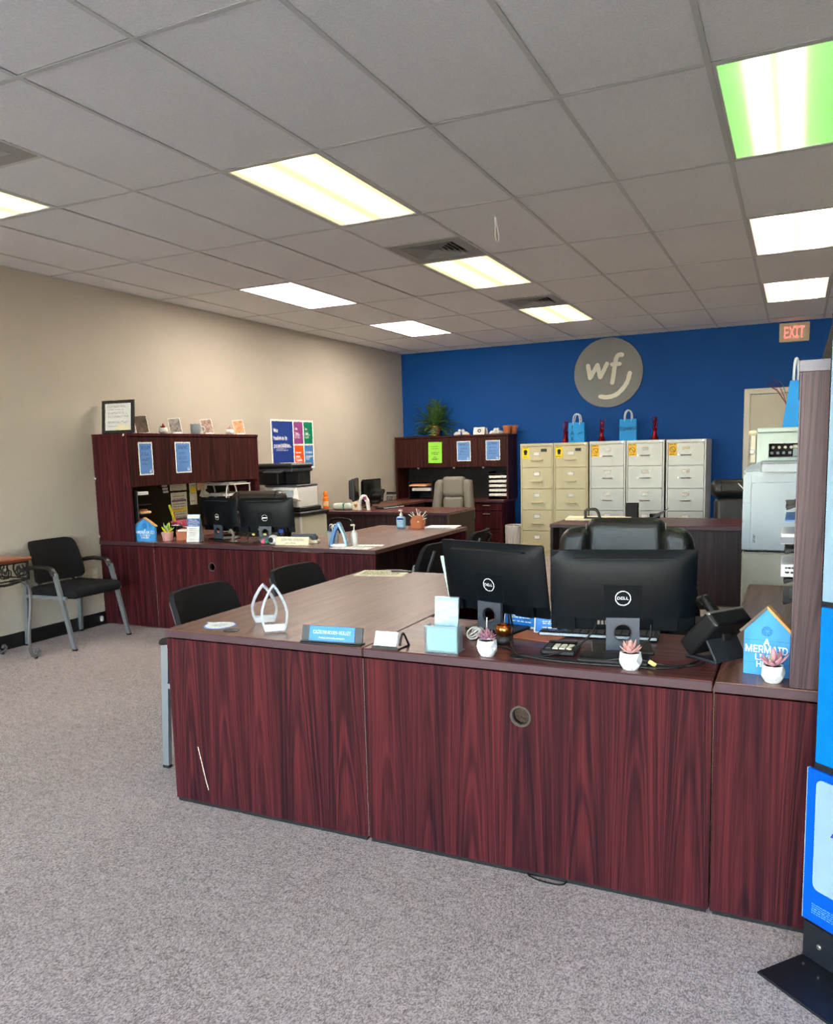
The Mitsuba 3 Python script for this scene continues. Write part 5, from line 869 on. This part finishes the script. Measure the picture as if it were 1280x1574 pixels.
t = Thing('desk_clock', 'white arched desk stand with a violet display', 'clock', at(-4.90, 8.69, Z, 0.25)); t.part('arch', mv(ext(Polygon([(-0.06, 0.0), (-0.065, 0.08), (-0.045, 0.16), (-0.01, 0.195), (0.03, 0.19), (0.07, 0.12), (0.08, 0.0), (0.05, 0.0), (0.035, 0.10), (0.0, 0.15), (-0.025, 0.12), (-0.035, 0.06), (-0.03, 0.0)]), 0.06), FRONT((0, 0.03, 0))), 'white_plastic', 20); t.part('display', mv(bb(-0.022, 0.022, -0.018, 0.018, 0, 0.006, 0.003), FRONT((0.025, -0.03, 0.15))), 'poster_purple')
desk_phone('black desk phone on the back return beside the small monitor', at(-5.20, 9.95, Z, 0.35), s=1.3)
cable('thin cables behind the small corner monitor', [(-5.38, 8.80, 0.757), (-5.40, 8.95, 0.80), (-5.38, 9.15, 0.79), (-5.36, 9.4, 0.757), (-5.34, 9.6, 0.757), (-5.33, 9.72, 0.78), (-5.32, 9.8, 0.83)], 0.006)
# in the back hutch
ZB_ = 0.75
t = Thing('file_shelf', 'black shelf stack with papers in the left of the back hutch', 'shelf', at(-5.10, 10.90, Z)); 
for x in (-0.19, 0.19): t.part('side', bb(x - 0.006, x + 0.006, -0.10, 0.26, 0, 0.27), 'black_plastic', False)
for z in (0.12, 0.19, 0.255): t.part('shelf', bb(-0.19, 0.19, -0.10, 0.26, z, z + 0.006), 'black_plastic', False)
t = Thing('paper_stack', 'white paper stack on the lower shelf of the back hutch', 'paper stack', at(-5.08, 10.88, Z + 0.1265)); t.part('sheaf', bb(-0.15, 0.15, -0.10, 0.2, 0, 0.045, 0.002), 'white_paper', False)
t = Thing('folder_stack', 'manila folders over the white paper stack in the back hutch', 'folders', at(-5.10, 10.88, Z + 0.1965)); t.part('folder', bb(-0.16, 0.12, -0.14, 0.2, 0.0, 0.02, 0.002), 'peach_paper', False); t.part('folder', bb(-0.14, 0.16, -0.12, 0.2, 0.02, 0.035, 0.002), 'clay_orange', False)
t = Thing('letter_tray', 'black letter tray tower in the right of the back hutch', 'letter tray', at(-3.885, 10.92, Z))
for x in (-0.145, 0.145): t.part('side', bb(x - 0.005, x + 0.005, -0.08, 0.24, 0, 0.40), 'black_plastic', False)
for q in range(6): t.part('shelf', bb(-0.14, 0.14, -0.08, 0.24, 0.04 + q * 0.065, 0.045 + q * 0.065), 'black_plastic', False)
for q in range(5):
    t = Thing('paper_ream', ('lowest', 'second lowest', 'middle', 'second highest', 'highest')[q] + ' white paper stack in the black letter tray tower', 'paper stack', at(-3.885, 10.92, Z + 0.0455 + q * 0.065), group='papers in the letter tray'); t.part('sheaf', bb(-0.132, 0.132, -0.083, 0.22, 0, 0.036, 0.001), 'white_paper', False)
# on the back hutch
ZT = 1.682
FX, FY = -4.925, 11.0
t = Thing('potted_fern', 'bushy green fern in a brown patterned pot on the back hutch', 'plant', at(FX, FY, ZT))
t.part('pot', lathe([(0, 0), (0.062, 0), (0.088, 0.15), (0.080, 0.152), (0.074, 0.14), (0, 0.135)], 4 * 6), 'pot_brown', True); t.part('pot_ornament', mv(cat([ring(0.026, 0.034, 0.003, 20), ext(unary_union([sbox(-0.022, -0.006, 0.022, 0.006), sbox(-0.006, -0.022, 0.006, 0.022)]), 0.003)]), frame((0, -0.077, 0.08), (1, 0, 0), (0, -0.17, 1))), 'cream_paper', False); t.part('pot_band', cat([lathe([(0.085, 0.135), (0.089, 0.135), (0.091, 0.15), (0.086, 0.152)], 24), lathe([(0.063, 0.0), (0.066, 0.0), (0.070, 0.02), (0.066, 0.02)], 24)]), 'copper', True)
R = random.Random(12)
for q in range(84):
    a = R.uniform(0, 6.283); e = R.uniform(0.15, 1.45) if q > 8 else R.uniform(1.2, 1.5); L_ = R.uniform(0.30, 0.50) * (0.85 + 0.25 * math.sin(e)); w = R.uniform(0.045, 0.065)
    sag = R.uniform(0.10, 0.26) * (1.3 - 0.6 * e); c_, s_ = math.cos(a), math.sin(a); P = []
    for u in np.linspace(0, 1, 9):
        rr = L_ * u * math.cos(e) * 0.95; P.append(np.array([c_ * rr, min(s_ * rr, 0.185), 0.135 + L_ * u * math.sin(e) - sag * u * u]))
    V, F = [], []; P = np.array(P); P[:, 2] = np.maximum(P[:, 2], 0.02); side = np.array([-s_, c_, 0])
    tan = np.gradient(P, axis=0)
    for i in range(1, 9):
        lw = w * 1.25 * math.sin(math.pi * (0.12 + 0.85 * i / 9)) ** 0.7
        for sd in (-1, 1):
            b = len(V); d = side * sd * lw + tan[i] * 0.5; tw = tan[i] * 0.55
            V += [P[i] - tw * 0.5, P[i] + d + np.array([0, 0, R.uniform(-.008, .006)]), P[i] + tw * 0.8, P[i] + d * 0.55 + np.array([0, 0, 0.006])]; F += [[b, b + 1, b + 3], [b + 3, b + 1, b + 2], [b, b + 3, b + 2]]
    V = np.array(V); V[:, 2] = np.maximum(V[:, 2], 0.012); V[:, 1] = np.minimum(V[:, 1], 0.19); fr = trimesh.Trimesh(V, F, process=False)
    t.part('frond', cat([fr, tube(P, 0.0016, 4)]), 'fern_green', False)
for q, (x, dark) in enumerate(((-4.545, 0), (-4.43, 0), (-3.99, 0), (-3.895, 0))):
    t = Thing('figurine', ('white bird figurine nearest the fern on the back hutch', 'white and tan bird figurine left of the small easel card', 'white bird figurine right of the small easel card', 'white and tan bird figurine nearest the terracotta pots')[q], 'figurine', at(x, 10.97, ZT, 0.3 * q))
    t.part('body', mv(pad(0.10, 0.055, 0.055, 0.026), at(0, 0, 0.0275)), 'white_plastic', True); t.part('head', mvt(trimesh.creation.icosphere(2, 0.026), 0.028 * (1 if q % 2 == 0 else -1), 0, 0.068), 'white_plastic', True); t.part('base', mvt(pad(0.06, 0.05, 0.03, 0.013), -0.03 if q % 2 == 0 else 0.04, 0, 0.018), 'peach_paper' if q % 2 else 'pot_white', True)
t = Thing('stone', 'dark little stone beside the terracotta pot', 'stone', at(-3.79, 10.98, ZT)); t.part('rock', mvt(pad(0.09, 0.05, 0.035, 0.017), 0, 0, 0.0175), 'black_matte', True)
t = Thing('easel_card', 'white folded card with a round black logo on the back hutch', 'card', at(-4.20, 10.93, ZT, 0.1)); EC = frame((0, 0, 0.001), (1, 0, 0), (0, 0.35, 1)); k = t.part('card', mv(bb(-0.085, 0.085, 0, 0.115, 0, 0.003), EC), 'white_paper', False); t.part('rear_flap', mv(bb(-0.085, 0.085, 0, 0.112, 0, 0.003), frame((0.03, 0.105, 0.001), (1, 0, 0), (0, -0.6, 1))), 'white_paper', False); t.part('logo_mark', mv(mvt(ring(0.014, 0.027, 0.0008, 24), 0.005, 0.06, 0.003), EC), 'ink', False, of=k)
for q, (x, y) in enumerate(((-3.755, 10.90), (-3.70, 11.02))):
    t = Thing('terracotta_pot', ('terracotta pot at the right end of the back hutch, front one', 'terracotta pot at the right end of the back hutch, rear one')[q], 'pot', at(x, y, ZT)); t.part('pot', lathe([(0, 0), (0.045, 0), (0.058, 0.085), (0.066, 0.087), (0.068, 0.118), (0.060, 0.118), (0.052, 0.09), (0, 0.088)], 28), 'terracotta', True); t.part('soil', cyl(0.054, 0.088, 0.10, 20), 'soil')
# white cord down the blue wall, waste bin
obj('wall_cable', wire([(-3.475, YB - 0.012, 1.40), (-3.48, YB - 0.012, 1.25), (-3.46, YB - 0.012, 1.08), (-3.475, YB - 0.012, 0.93), (-3.44, YB - 0.012, 0.80), (-3.43, YB - 0.012, 0.84)], 0.006), 'cable_white', label='thin white cord hanging down the blue wall', category='cable')
t = Thing('wall_clip', 'white hook on the blue wall holding the cord', 'hook', FRONT((-3.475, YB, 1.40))); t.part('base', cb((0, 0, 0.008), (0.025, 0.05, 0.016), 0.004), 'white_plastic')
t = Thing('waste_bin', 'waste bin with a clear crinkled liner beside the tan cabinet', 'waste bin', at(-3.585, 10.70, 0))
t.part('bin', lathe([(0, 0), (0.10, 0), (0.125, 0.36), (0.118, 0.36), (0.095, 0.01), (0, 0.01)], 28), 'dull_metal', True)
V = []; nn = 60
for z, rr in ((0.12, 0.128), (0.22, 0.133), (0.32, 0.136), (0.385, 0.134), (0.40, 0.126), (0.36, 0.116)):
    for k_ in range(nn): a = k_ / nn * 6.2832; V.append([(rr + 0.007 * math.sin(a * 17 + z * 40) + 0.005 * math.sin(a * 29 - z * 60)) * math.cos(a), (rr + 0.007 * math.sin(a * 17 + z * 40) + 0.005 * math.sin(a * 29 - z * 60)) * math.sin(a), z + (0.012 * math.sin(a * 9) if z < 0.15 else 0)])
F = [[i * nn + k_, i * nn + (k_ + 1) % nn, (i + 1) * nn + (k_ + 1) % nn, (i + 1) * nn + k_] for i in range(5) for k_ in range(nn)]; F = np.array(F)
t.part('liner', trimesh.Trimesh(V, np.vstack([F[:, [0, 1, 2]], F[:, [0, 2, 3]]]), process=False), 'clear_liner', True); t.part('drawstring', mvt(lathe([(0.134, 0.10), (0.139, 0.10), (0.139, 0.115), (0.134, 0.115)], 28), 0, 0, 0.0), 'red_plastic', True)

# ================================================================ on the filing cabinets
def paper_bag(label, M, w, d, h, words=(), group='blue paper bags'):
    t = Thing('paper_bag', label, 'paper bag', M, group=group)
    V = np.array([[-w / 2, -d / 2, 0], [w / 2, -d / 2, 0], [w / 2, d / 2, 0], [-w / 2, d / 2, 0], [-w / 2 * 0.98, -d / 2, h], [w / 2 * 0.98, -d / 2, h], [w / 2 * 0.98, d / 2 * 0.7, h], [-w / 2 * 0.98, d / 2 * 0.7, h], [-w / 2 * .94, -0.01, h * 0.99], [w / 2 * .94, -0.01, h * 0.99]])
    V = np.array([list(v) for v in V]); F = [[0, 2, 1], [0, 3, 2], [0, 1, 5], [0, 5, 4], [1, 2, 6], [1, 6, 5], [2, 3, 7], [2, 7, 6], [3, 0, 4], [3, 4, 7]]
    k = t.part('bag', trimesh.Trimesh(V[:8], F, process=False), 'bag_blue', False); t.part('fold_band', bb(-w / 2 * 0.985, w / 2 * 0.985, -d / 2 - 0.0012, -d / 2 - 0.0002, h - 0.035, h - 0.001), 'bag_blue', False)
    for y in (-d / 2 + 0.004, d / 2 * 0.7 - 0.004):
        t.part('handle', wire([(-w * 0.20, y, h - 0.03), (-w * 0.21, y, h + 0.04), (-w * 0.14, y, h + 0.095), (0, y, h + 0.115), (w * 0.14, y, h + 0.095), (w * 0.21, y, h + 0.04), (w * 0.20, y, h - 0.03)], 0.007), 'bag_string')
    for s, x, z, hh, rot in words: t.part('lettering', mv(mv(text(s, hh, 0.0008), at(0, 0, 0, rot)), FRONT((x, -d / 2 - 0.0003, z))), 'ink', False, of=k)
    if words and len(words) > 1: t.part('drawn_tick', mv(ext(strip([(0.02, 0.10), (0.04, 0.125), (0.055, 0.11), (0.085, 0.14)], 0.0035), 0.0008), FRONT((0, -d / 2 - 0.0003, 0))), 'ink', False, of=k)
paper_bag('blue paper bag lettered TAX down its front, on the tan cabinet', at(-2.678, 10.66, 1.531, 0.0), 0.215, 0.12, 0.262, (('T', -0.055, 0.175, 0.06, 0), ('A', -0.055, 0.095, 0.06, 0), ('X', -0.055, 0.015, 0.06, 0)))
paper_bag('blue paper bag reading Taxes! on the grey filing cabinets', at(-2.003, 10.66, 1.536, 0.05), 0.215, 0.13, 0.275, (('Taxes!', 0.0, 0.13, 0.052, 0.08),))
def tinsel(label, p, seed, h=0.31):
    R = random.Random(seed); t = Thing('tinsel_spray', label, 'centrepiece', at(*p), group='red foil centrepieces')
    t.part('weight', lathe([(0, 0), (0.045, 0), (0.05, 0.02), (0.03, 0.06), (0.022, 0.11), (0.035, 0.15), (0.0, 0.15)], 9), 'tinsel_red', False)
    for q in range(15):
        a = R.uniform(0, 6.28); sp = R.uniform(0.01, 0.05); L_ = h * R.uniform(0.55, 1.0); t.part('strand', wire([(0, 0, 0.09), (sp * 0.3 * math.cos(a), sp * 0.3 * math.sin(a), 0.09 + (L_ - 0.09) * 0.5), (sp * math.cos(a), sp * math.sin(a), L_)], 0.0028, 4, 4), 'tinsel_red')
    for q in range(22):
        a = R.uniform(0, 6.28); z = R.uniform(0.10, h * 0.95); sp = R.uniform(0.005, 0.02 + 0.035 * (z / h) ** 2); S = Polygon([(rr * math.cos(b), rr * math.sin(b)) for b, rr in ((k * math.pi / 5, 0.016 if k % 2 == 0 else 0.005) for k in range(10))])
        t.part('foil_star', mv(ext(S, 0.0015), frame((sp * math.cos(a), sp * math.sin(a), z), (R.uniform(-1, 1), R.uniform(-.6, .6), R.uniform(-1, 1)), (R.uniform(-.3, .3), R.uniform(-.3, .3), 1))), 'tinsel_red', False)
tinsel('red foil centrepiece on the tan cabinet left of the TAX bag', (-2.84, 10.66, 1.531), 1); tinsel('red foil centrepiece between the two blue bags', (-2.352, 10.66, 1.536), 2); tinsel('red foil centrepiece right of the Taxes bag', (-1.668, 10.66, 1.536), 3)

# ================================================================ dark manager desk things
t = Thing('paper_stack', 'cream paper stack on the dark desk behind the big chair', 'paper stack', at(-1.75, 7.85, Z, 0.1)); t.part('sheaf', bb(-0.32, 0.30, -0.14, 0.16, 0, 0.018), 'cream_paper', False)
t = Thing('hole_punch', 'black arched desk stand on the dark desk', 'desk stand', at(-1.79, 7.72, Z + 0.0185)); t.part('arch', wire([(-0.07, 0, 0), (-0.065, 0, 0.075), (-0.02, 0, 0.09), (0.04, 0, 0.08), (0.075, 0, 0.0)], 0.014), 'black_plastic'); t.part('foot', bb(-0.08, 0.08, -0.03, 0.03, 0, 0.01, 0.003), 'black_plastic')
t = Thing('pen_box', 'square black pen box on the dark desk', 'pen box', at(-1.46, 8.0, Z)); t.part('box', cat([bb(-0.055, 0.055, -0.05, -0.046, 0, 0.15, 0.001), bb(-0.055, 0.055, 0.046, 0.05, 0, 0.15), bb(-0.055, -0.05, -0.05, 0.05, 0, 0.15), bb(0.05, 0.055, -0.05, 0.05, 0, 0.15), bb(-0.055, 0.055, -0.05, 0.05, 0, 0.006)]), 'black_matte', False)
t = Thing('scissors', 'black handled scissors standing up on the dark desk', 'scissors', at(-1.22, 8.0, Z)); t.part('blade', mv(ext(Polygon([(-0.06, 0.0), (0.02, 0.02), (0.12, 0.11), (0.0, 0.05)]), 0.006), FRONT((0, 0, 0.0))), 'black_plastic', False); t.part('cup', lathe([(0, 0), (0.05, 0), (0.055, 0.04), (0.05, 0.04), (0.045, 0.006), (0, 0.006)], 20), 'black_plastic', True, M=at(-0.03, 0.06))

# ================================================================ big copier at the right
t = Thing('office_copier', 'large pale mint office copier behind the right credenza', 'copier'); y0 = 4.36
t.part('lower_cabinet', bb(-0.243, 0.42, y0 + 0.02, 5.0, 0.06, 0.905, 0.008), 'copier_low'); t.part('body', bb(-0.243, 0.42, y0, 5.0, 0.915, 1.325, 0.010), 'copier_tray', label='pale blue white body')
t.part('gap', bb(-0.235, 0.41, y0 + 0.03, 4.99, 0.903, 0.917), 'black_matte', False)
t.part('side_door', cat([bb(-0.2435, -0.206, y0 - 0.003, y0 + 0.004, 0.92, 1.06, 0.001), bb(-0.2435, -0.206, y0 - 0.003, y0 + 0.004, 1.064, 1.155, 0.001), bb(-0.2435, -0.206, y0 - 0.003, y0 + 0.004, 1.159, 1.30, 0.001)]), 'copier_tray')
t.part('front_door', bb(-0.204, 0.41, y0 - 0.004, y0 + 0.004, 0.92, 1.262, 0.002), 'copier_tray')
t.part('shoulder', mv(ext(Polygon([(-0.243, 1.322), (-0.243, 1.335), (-0.155, 1.372), (0.42, 1.372), (0.42, 1.322)]), 0.62), frame((0, 4.99, 0), (1, 0, 0), (0, 0, 1))), 'copier_grey', False)
scn = t.part('scanner', mv(ext(sbox(-0.185, 1.345, 0.42, 1.531).difference(sbox(-0.13, 1.385, 0.36, 1.455)), 0.60), frame((0, 4.98, 0), (1, 0, 0), (0, 0, 1))), 'copier_mint', False, label='mint upper unit')
t.part('lid', bb(-0.188, 0.42, y0 - 0.008, 4.98, 1.508, 1.534, 0.006), 'copier_mint'); t.part('output_recess', bb(-0.13, 0.36, y0 + 0.14, y0 + 0.15, 1.385, 1.455), 'black_matte', False, of=scn); t.part('recess_floor', bb(-0.13, 0.36, y0 + 0.01, y0 + 0.14, 1.383, 1.388), 'copier_grey', False, of=scn)
for q in range(6): t.part('output_rib', bb(-0.125 + q * 0.028, -0.110 + q * 0.028, y0 + 0.08, y0 + 0.135, 1.40, 1.415, 0.002), 'copier_grey', of=scn); 
for q in range(5): t.part('roller', mv(cyl(0.008, -0.008, 0.008, 12), FRONT((-0.112 + q * 0.028, y0 + 0.135, 1.435))), 'ivory_plastic', of=scn)
t.part('recess_cover', bb(-0.02, 0.36, y0 + 0.0, y0 + 0.02, 1.388, 1.43, 0.003), 'copier_grey'); t.part('recess_bar', bb(-0.02, 0.36, y0 - 0.004, y0 + 0.02, 1.43, 1.447, 0.003), 'ivory_plastic')
t.part('control_shelf', mv(ext(rrect(-0.160, 0.42, -0.11, 0.05, 0.012), 0.045), at(0, y0, 1.318)), 'copier_tray'); t.part('control_strip', bb(-0.160, 0.42, y0 - 0.112, y0 - 0.03, 1.352, 1.372, 0.006), 'copier_grey')
t.part('side_hinge', bb(-0.215, -0.188, y0 + 0.02, y0 + 0.08, 1.36, 1.50, 0.004), 'ivory_plastic'); t.part('side_knob', mv(cyl(0.012, 0, 0.012, 16, b=0.003), FRONT((-0.205, y0 + 0.02, 1.415))), 'white_plastic'); t.part('hinge_cap', mvt(pad(0.04, 0.06, 0.03, 0.012), -0.205, y0 + 0.05, 1.51), 'cream_paper', True)
t.part('model_label', mv(mv(printed(0.045, [0, -0.006], 0.003, 3, 8), at(0, 0, 0, math.pi / 2)), FRONT((-0.187, y0 - 0.004, 0.98))), 'ink', False)
t.part('paper_edge', mv(bb(-0.03, 0.03, -0.004, 0.004, -0.002, 0.002), frame((-0.25, y0 + 0.04, 1.235), (1, 0, -1.2), (0, 1, 0))), 'white_paper', False)
for x in (-0.2, 0.37): t.part('caster', cyl(0.03, 0, 0.06, 16, x, y0 + 0.08), 'black_matte')
paper_bag('plain blue paper bag standing on the office copier', at(0.045, 4.56, 1.5345, 1.25), 0.15, 0.20, 0.235)
t = Thing('tinsel_spray', 'dark wire sprig behind the blue bag on the copier', 'centrepiece', at(-0.03, 4.75, 1.5345)); t.part('weight', cyl(0.03, 0, 0.02, 14), 'tinsel_red')
for q, a in enumerate((2.6, 2.9, 3.2, 2.2, 3.6)): t.part('strand', wire([(0, 0, 0.02), (0.02 * math.cos(a), 0.02 * math.sin(a), 0.10), (0.08 * math.cos(a), 0.03 * math.sin(a), 0.19 + 0.01 * q), (0.13 * math.cos(a), 0.03 * math.sin(a), 0.225 + 0.012 * q)], 0.0016, 5), 'black_plastic' if q % 2 else 'tinsel_red')
# organizer in the right hutch: tips of its trays reach past the end panel
t = Thing('tray_tower', 'black tray tower inside the right hutch beside the copier', 'letter tray', at(0.022, 3.05, Z))
for y in (-0.06, 0.30): t.part('side', bb(0.035, 0.31, y - 0.005, y + 0.005, 0, 0.52), 'black_plastic', False)
for z in (0.155, 0.230, 0.335, 0.490): t.part('tray', mv(ext(Polygon([(-0.055, 0.22), (-0.045, -0.02), (0.03, -0.055), (0.31, -0.055), (0.31, 0.295), (0.03, 0.295)]), 0.006), at(0, 0, z)), 'black_plastic', False); t.part('tray_lip', mv(bb(-0.052, 0.0, -0.03, 0.2, 0, 0.014, 0.002), at(0.0, 0.02, z + 0.003) @ trimesh.transformations.rotation_matrix(-0.35, (0, 1, 0))), 'black_plastic')
t.part('tray', mv(bb(-0.075, 0.31, -0.05, 0.29, 0, 0.005), at(0.022, 0, 0.440)), 'notice_blue', False, label='blue tray')
t = Thing('envelope_box', 'pale lilac envelope box in the right hutch tray tower', 'box', at(0.032, 3.05, Z + 0.341)); t.part('box', bb(-0.075, 0.20, -0.03, 0.2, 0.016, 0.055, 0.003), 'succulent_mauve' if False else 'white_plastic'); t.part('wrap', bb(-0.0762, 0.1, -0.0312, 0.1, 0.02, 0.042), 'ink_pale', False)
t = Thing('card_box', 'white labelled card box low in the right hutch tray tower', 'box', at(0.030, 3.05, Z + 0.236)); t.part('box', bb(-0.07, 0.22, -0.03, 0.2, 0.006, 0.052, 0.002), 'white_plastic'); t.part('print', mv(printed(0.05, [0.032, 0.016], 0.006, 3, 3), frame((-0.0702, 0.06, 0.006), (0, -1, 0), (0, 0, 1))), 'ink', False); t.part('print', mv(printed(0.05, [0.03, 0.014], 0.006, 4, 3), FRONT((-0.03, -0.0302, 0.006))), 'ink', False)
t = Thing('striped_box', 'black and white striped box in the right hutch tray tower', 'box', at(0.022, 3.05, Z + 0.4455)); t.part('box', bb(-0.015, 0.12, -0.03, 0.15, 0, 0.040, 0.002), 'white_plastic')
for q in range(5): t.part('stripe', mv(ext(Polygon([(-0.013 + q * 0.026, 0.002), (-0.003 + q * 0.026, 0.002), (0.011 + q * 0.026, 0.032), (0.001 + q * 0.026, 0.032)]), 0.0006), FRONT((0, -0.03, 0))), 'black_matte', False)
t = Thing('picture_frame', 'black picture frame leaning on top of the right hutch', 'picture frame', frame((0.068, 2.66, 1.684), (0.58, -0.81, 0), (0.25, 0.15, 1)))
t.part('frame', ext(sbox(0, 0, 0.26, 0.21).difference(sbox(0.022, 0.022, 0.238, 0.188)), 0.018), 'black_plastic', False); t.part('picture', bb(0.02, 0.24, 0.02, 0.19, 0.004, 0.008), 'cream_paper', False)

# ================================================================ information kiosk
K0, KD = np.array([0.057, 2.354, 0.0]), np.array([0.764, -0.645, 0.0]); KN = np.array([-0.645, -0.764, 0.0])
KM = frame(K0, KD, (0, 0, 1)); assert KM[:3, 2] @ KN > 0.99
t = Thing('kiosk', 'tall blue information kiosk on a black floor plate at the right picture edge', 'kiosk', KM)
W = 0.62
t.part('floor_plate', mv(bb(-0.004, W, -0.015, 0.19, 0, 0.007, 0.002), frame((0, 0, 0), (1, 0, 0), (0, 0, -1)) @ at(0, 0, 0) ) if False else bb(-0.003, W, 0, 0.007, -0.045, 0.172, 0.002), 'kiosk_black'); t.part('base', bb(0, W, 0.007, 0.115, -0.042, 0.0, 0.003), 'kiosk_black')
for x in (0.055, W - 0.055): t.part('bolt', mv(lathe([(0, 0), (0.008, 0), (0.007, 0.004), (0, 0.006)], 12), at(x, 0.062, 0.0)), 'dull_metal', True)
for x, z in ((0.03, 0.03), (0.09, 0.045)): t.part('plate_screw', mv(cyl(0.0035, 0, 0.002, 10), frame((x, 0.007, z), (1, 0, 0), (0, 0, -1))), 'chrome')
t.part('column', bb(0.012, W - 0.012, 0.115, 1.95, -0.042, -0.004, 0.003), 'kiosk_black')
pn = t.part('panel', bb(0.0, W, 0.125, 0.568, -0.006, 0.006, 0.002), 'kiosk_blue_low', label='lower blue poster panel'); t.part('panel_edge', bb(-0.0012, 0.0015, 0.125, 0.568, -0.005, 0.0055, 0.0005), 'kiosk_edge', of=pn)
t.part('white_field', mvt(ext(rrect(0.030, W - 0.03, 0.225, 0.545, 0.02), 0.0008), 0, 0, 0.006), 'kiosk_white', False, of=pn); t.part('lettering', mvt(mv(text('A', 0.042, 0.0008, bold=True, center=False), np.array([[1, 0.2, 0, 0], [0, 1, 0, 0], [0, 0, 1, 0], [0, 0, 0, 1.0]])), 0.079, 0.40, 0.0068), 'kiosk_ink', False, of=pn)
t.part('small_print', mvt(printed(0.17, [0.180, 0.1735, 0.167, 0.1605, 0.154], 0.0022, 4, 14), 0.115, 0, 0.006), 'kiosk_print', False, of=pn)
t.part('panel', bb(0.022, W, 0.590, 1.022, -0.006, 0.006, 0.002), 'kiosk_blue', label='plain bright blue middle panel'); t.part('panel', bb(0.024, W, 1.038, 1.80, -0.006, 0.006, 0.002), 'kiosk_white', label='pale white upper panel')

# ================================================================ scroll table at the left edge
t = Thing('scroll_table', 'console table with reddish wood top and scrolled iron legs at the left edge', 'table', at(-5.275, 3.395, 0))
hx, hy = 0.215, 0.60
t.part('top', bb(-hx, hx, -hy, hy, 0.742, 0.770, 0.009), 'table_wood')
t.part('apron', cat([bb(hx - 0.035, hx - 0.02, -hy + 0.03, hy - 0.03, 0.728, 0.742), bb(hx - 0.032, hx - 0.022, -hy + 0.03, hy - 0.03, 0.605, 0.615), bb(-hx + 0.02, hx - 0.02, hy - 0.035, hy - 0.022, 0.728, 0.742), bb(-hx + 0.02, hx - 0.02, hy - 0.033, hy - 0.024, 0.605, 0.615),
                     bb(hx - 0.035, hx - 0.02, hy - 0.037, hy - 0.022, 0.60, 0.742), bb(-hx + 0.02, -hx + 0.035, hy - 0.037, hy - 0.022, 0.60, 0.742)]), 'iron', False)
def scroll(r, turns, a0, flip=1, n=26):
    out = []
    for u in np.linspace(0, 1, n): a = a0 + flip * turns * 2 * math.pi * u; rr = r * (1 - 0.82 * u); out.append((rr * math.cos(a), rr * math.sin(a)))
    return out
for q in range(9):
    y = -hy + 0.09 + q * 0.128
    for fl in (-1, 1): t.part('scrollwork', tube([(hx - 0.027, y + 0.045 * fl * 0.4 + a, 0.672 + b) for a, b in scroll(0.052, 1.2, math.pi / 2 + fl * 0.6, fl)], np.linspace(0.006, 0.004, 26), 6), 'iron')
    t.part('rosette', mvt(trimesh.creation.icosphere(1, 0.014), hx - 0.027, y, 0.672), 'iron', True)
for sd in (-1, 1): t.part('scrollwork', tube([(sd * 0.08 + a, hy - 0.029, 0.672 + b) for a, b in scroll(0.052, 1.2, math.pi / 2 + sd * 0.6, sd)], np.linspace(0.006, 0.004, 26), 6), 'iron')
t.part('swag', wire([(hx - 0.027, hy - 0.05, 0.605), (hx - 0.027, hy - 0.20, 0.585), (hx - 0.027, hy - 0.36, 0.60)], 0.009), 'iron')
for sx in (-1, 1):
    for sy in (-1, 1):
        X, Y = sx * (hx - 0.03), sy * (hy - 0.03)
        pts = [(X * 0.9, Y - sy * 0.14, 0.605), (X, Y - sy * 0.06, 0.595), (X, Y, 0.53), (X, Y - sy * 0.0, 0.40), (X - sx * 0.0, Y - sy * 0.03, 0.22), (X, Y - sy * 0.035, 0.08), (X, Y - sy * 0.01, 0.022), (X, Y + sy * 0.025, 0.022), (X, Y + sy * 0.04, 0.048), (X, Y + sy * 0.022, 0.062), (X, Y + sy * 0.012, 0.045)]
        t.part('leg', wire(pts, 0.012, 8), 'iron_light'); t.part('foot', cyl(0.012, 0, 0.016, 12, X, Y + sy * 0.008), 'black_matte')
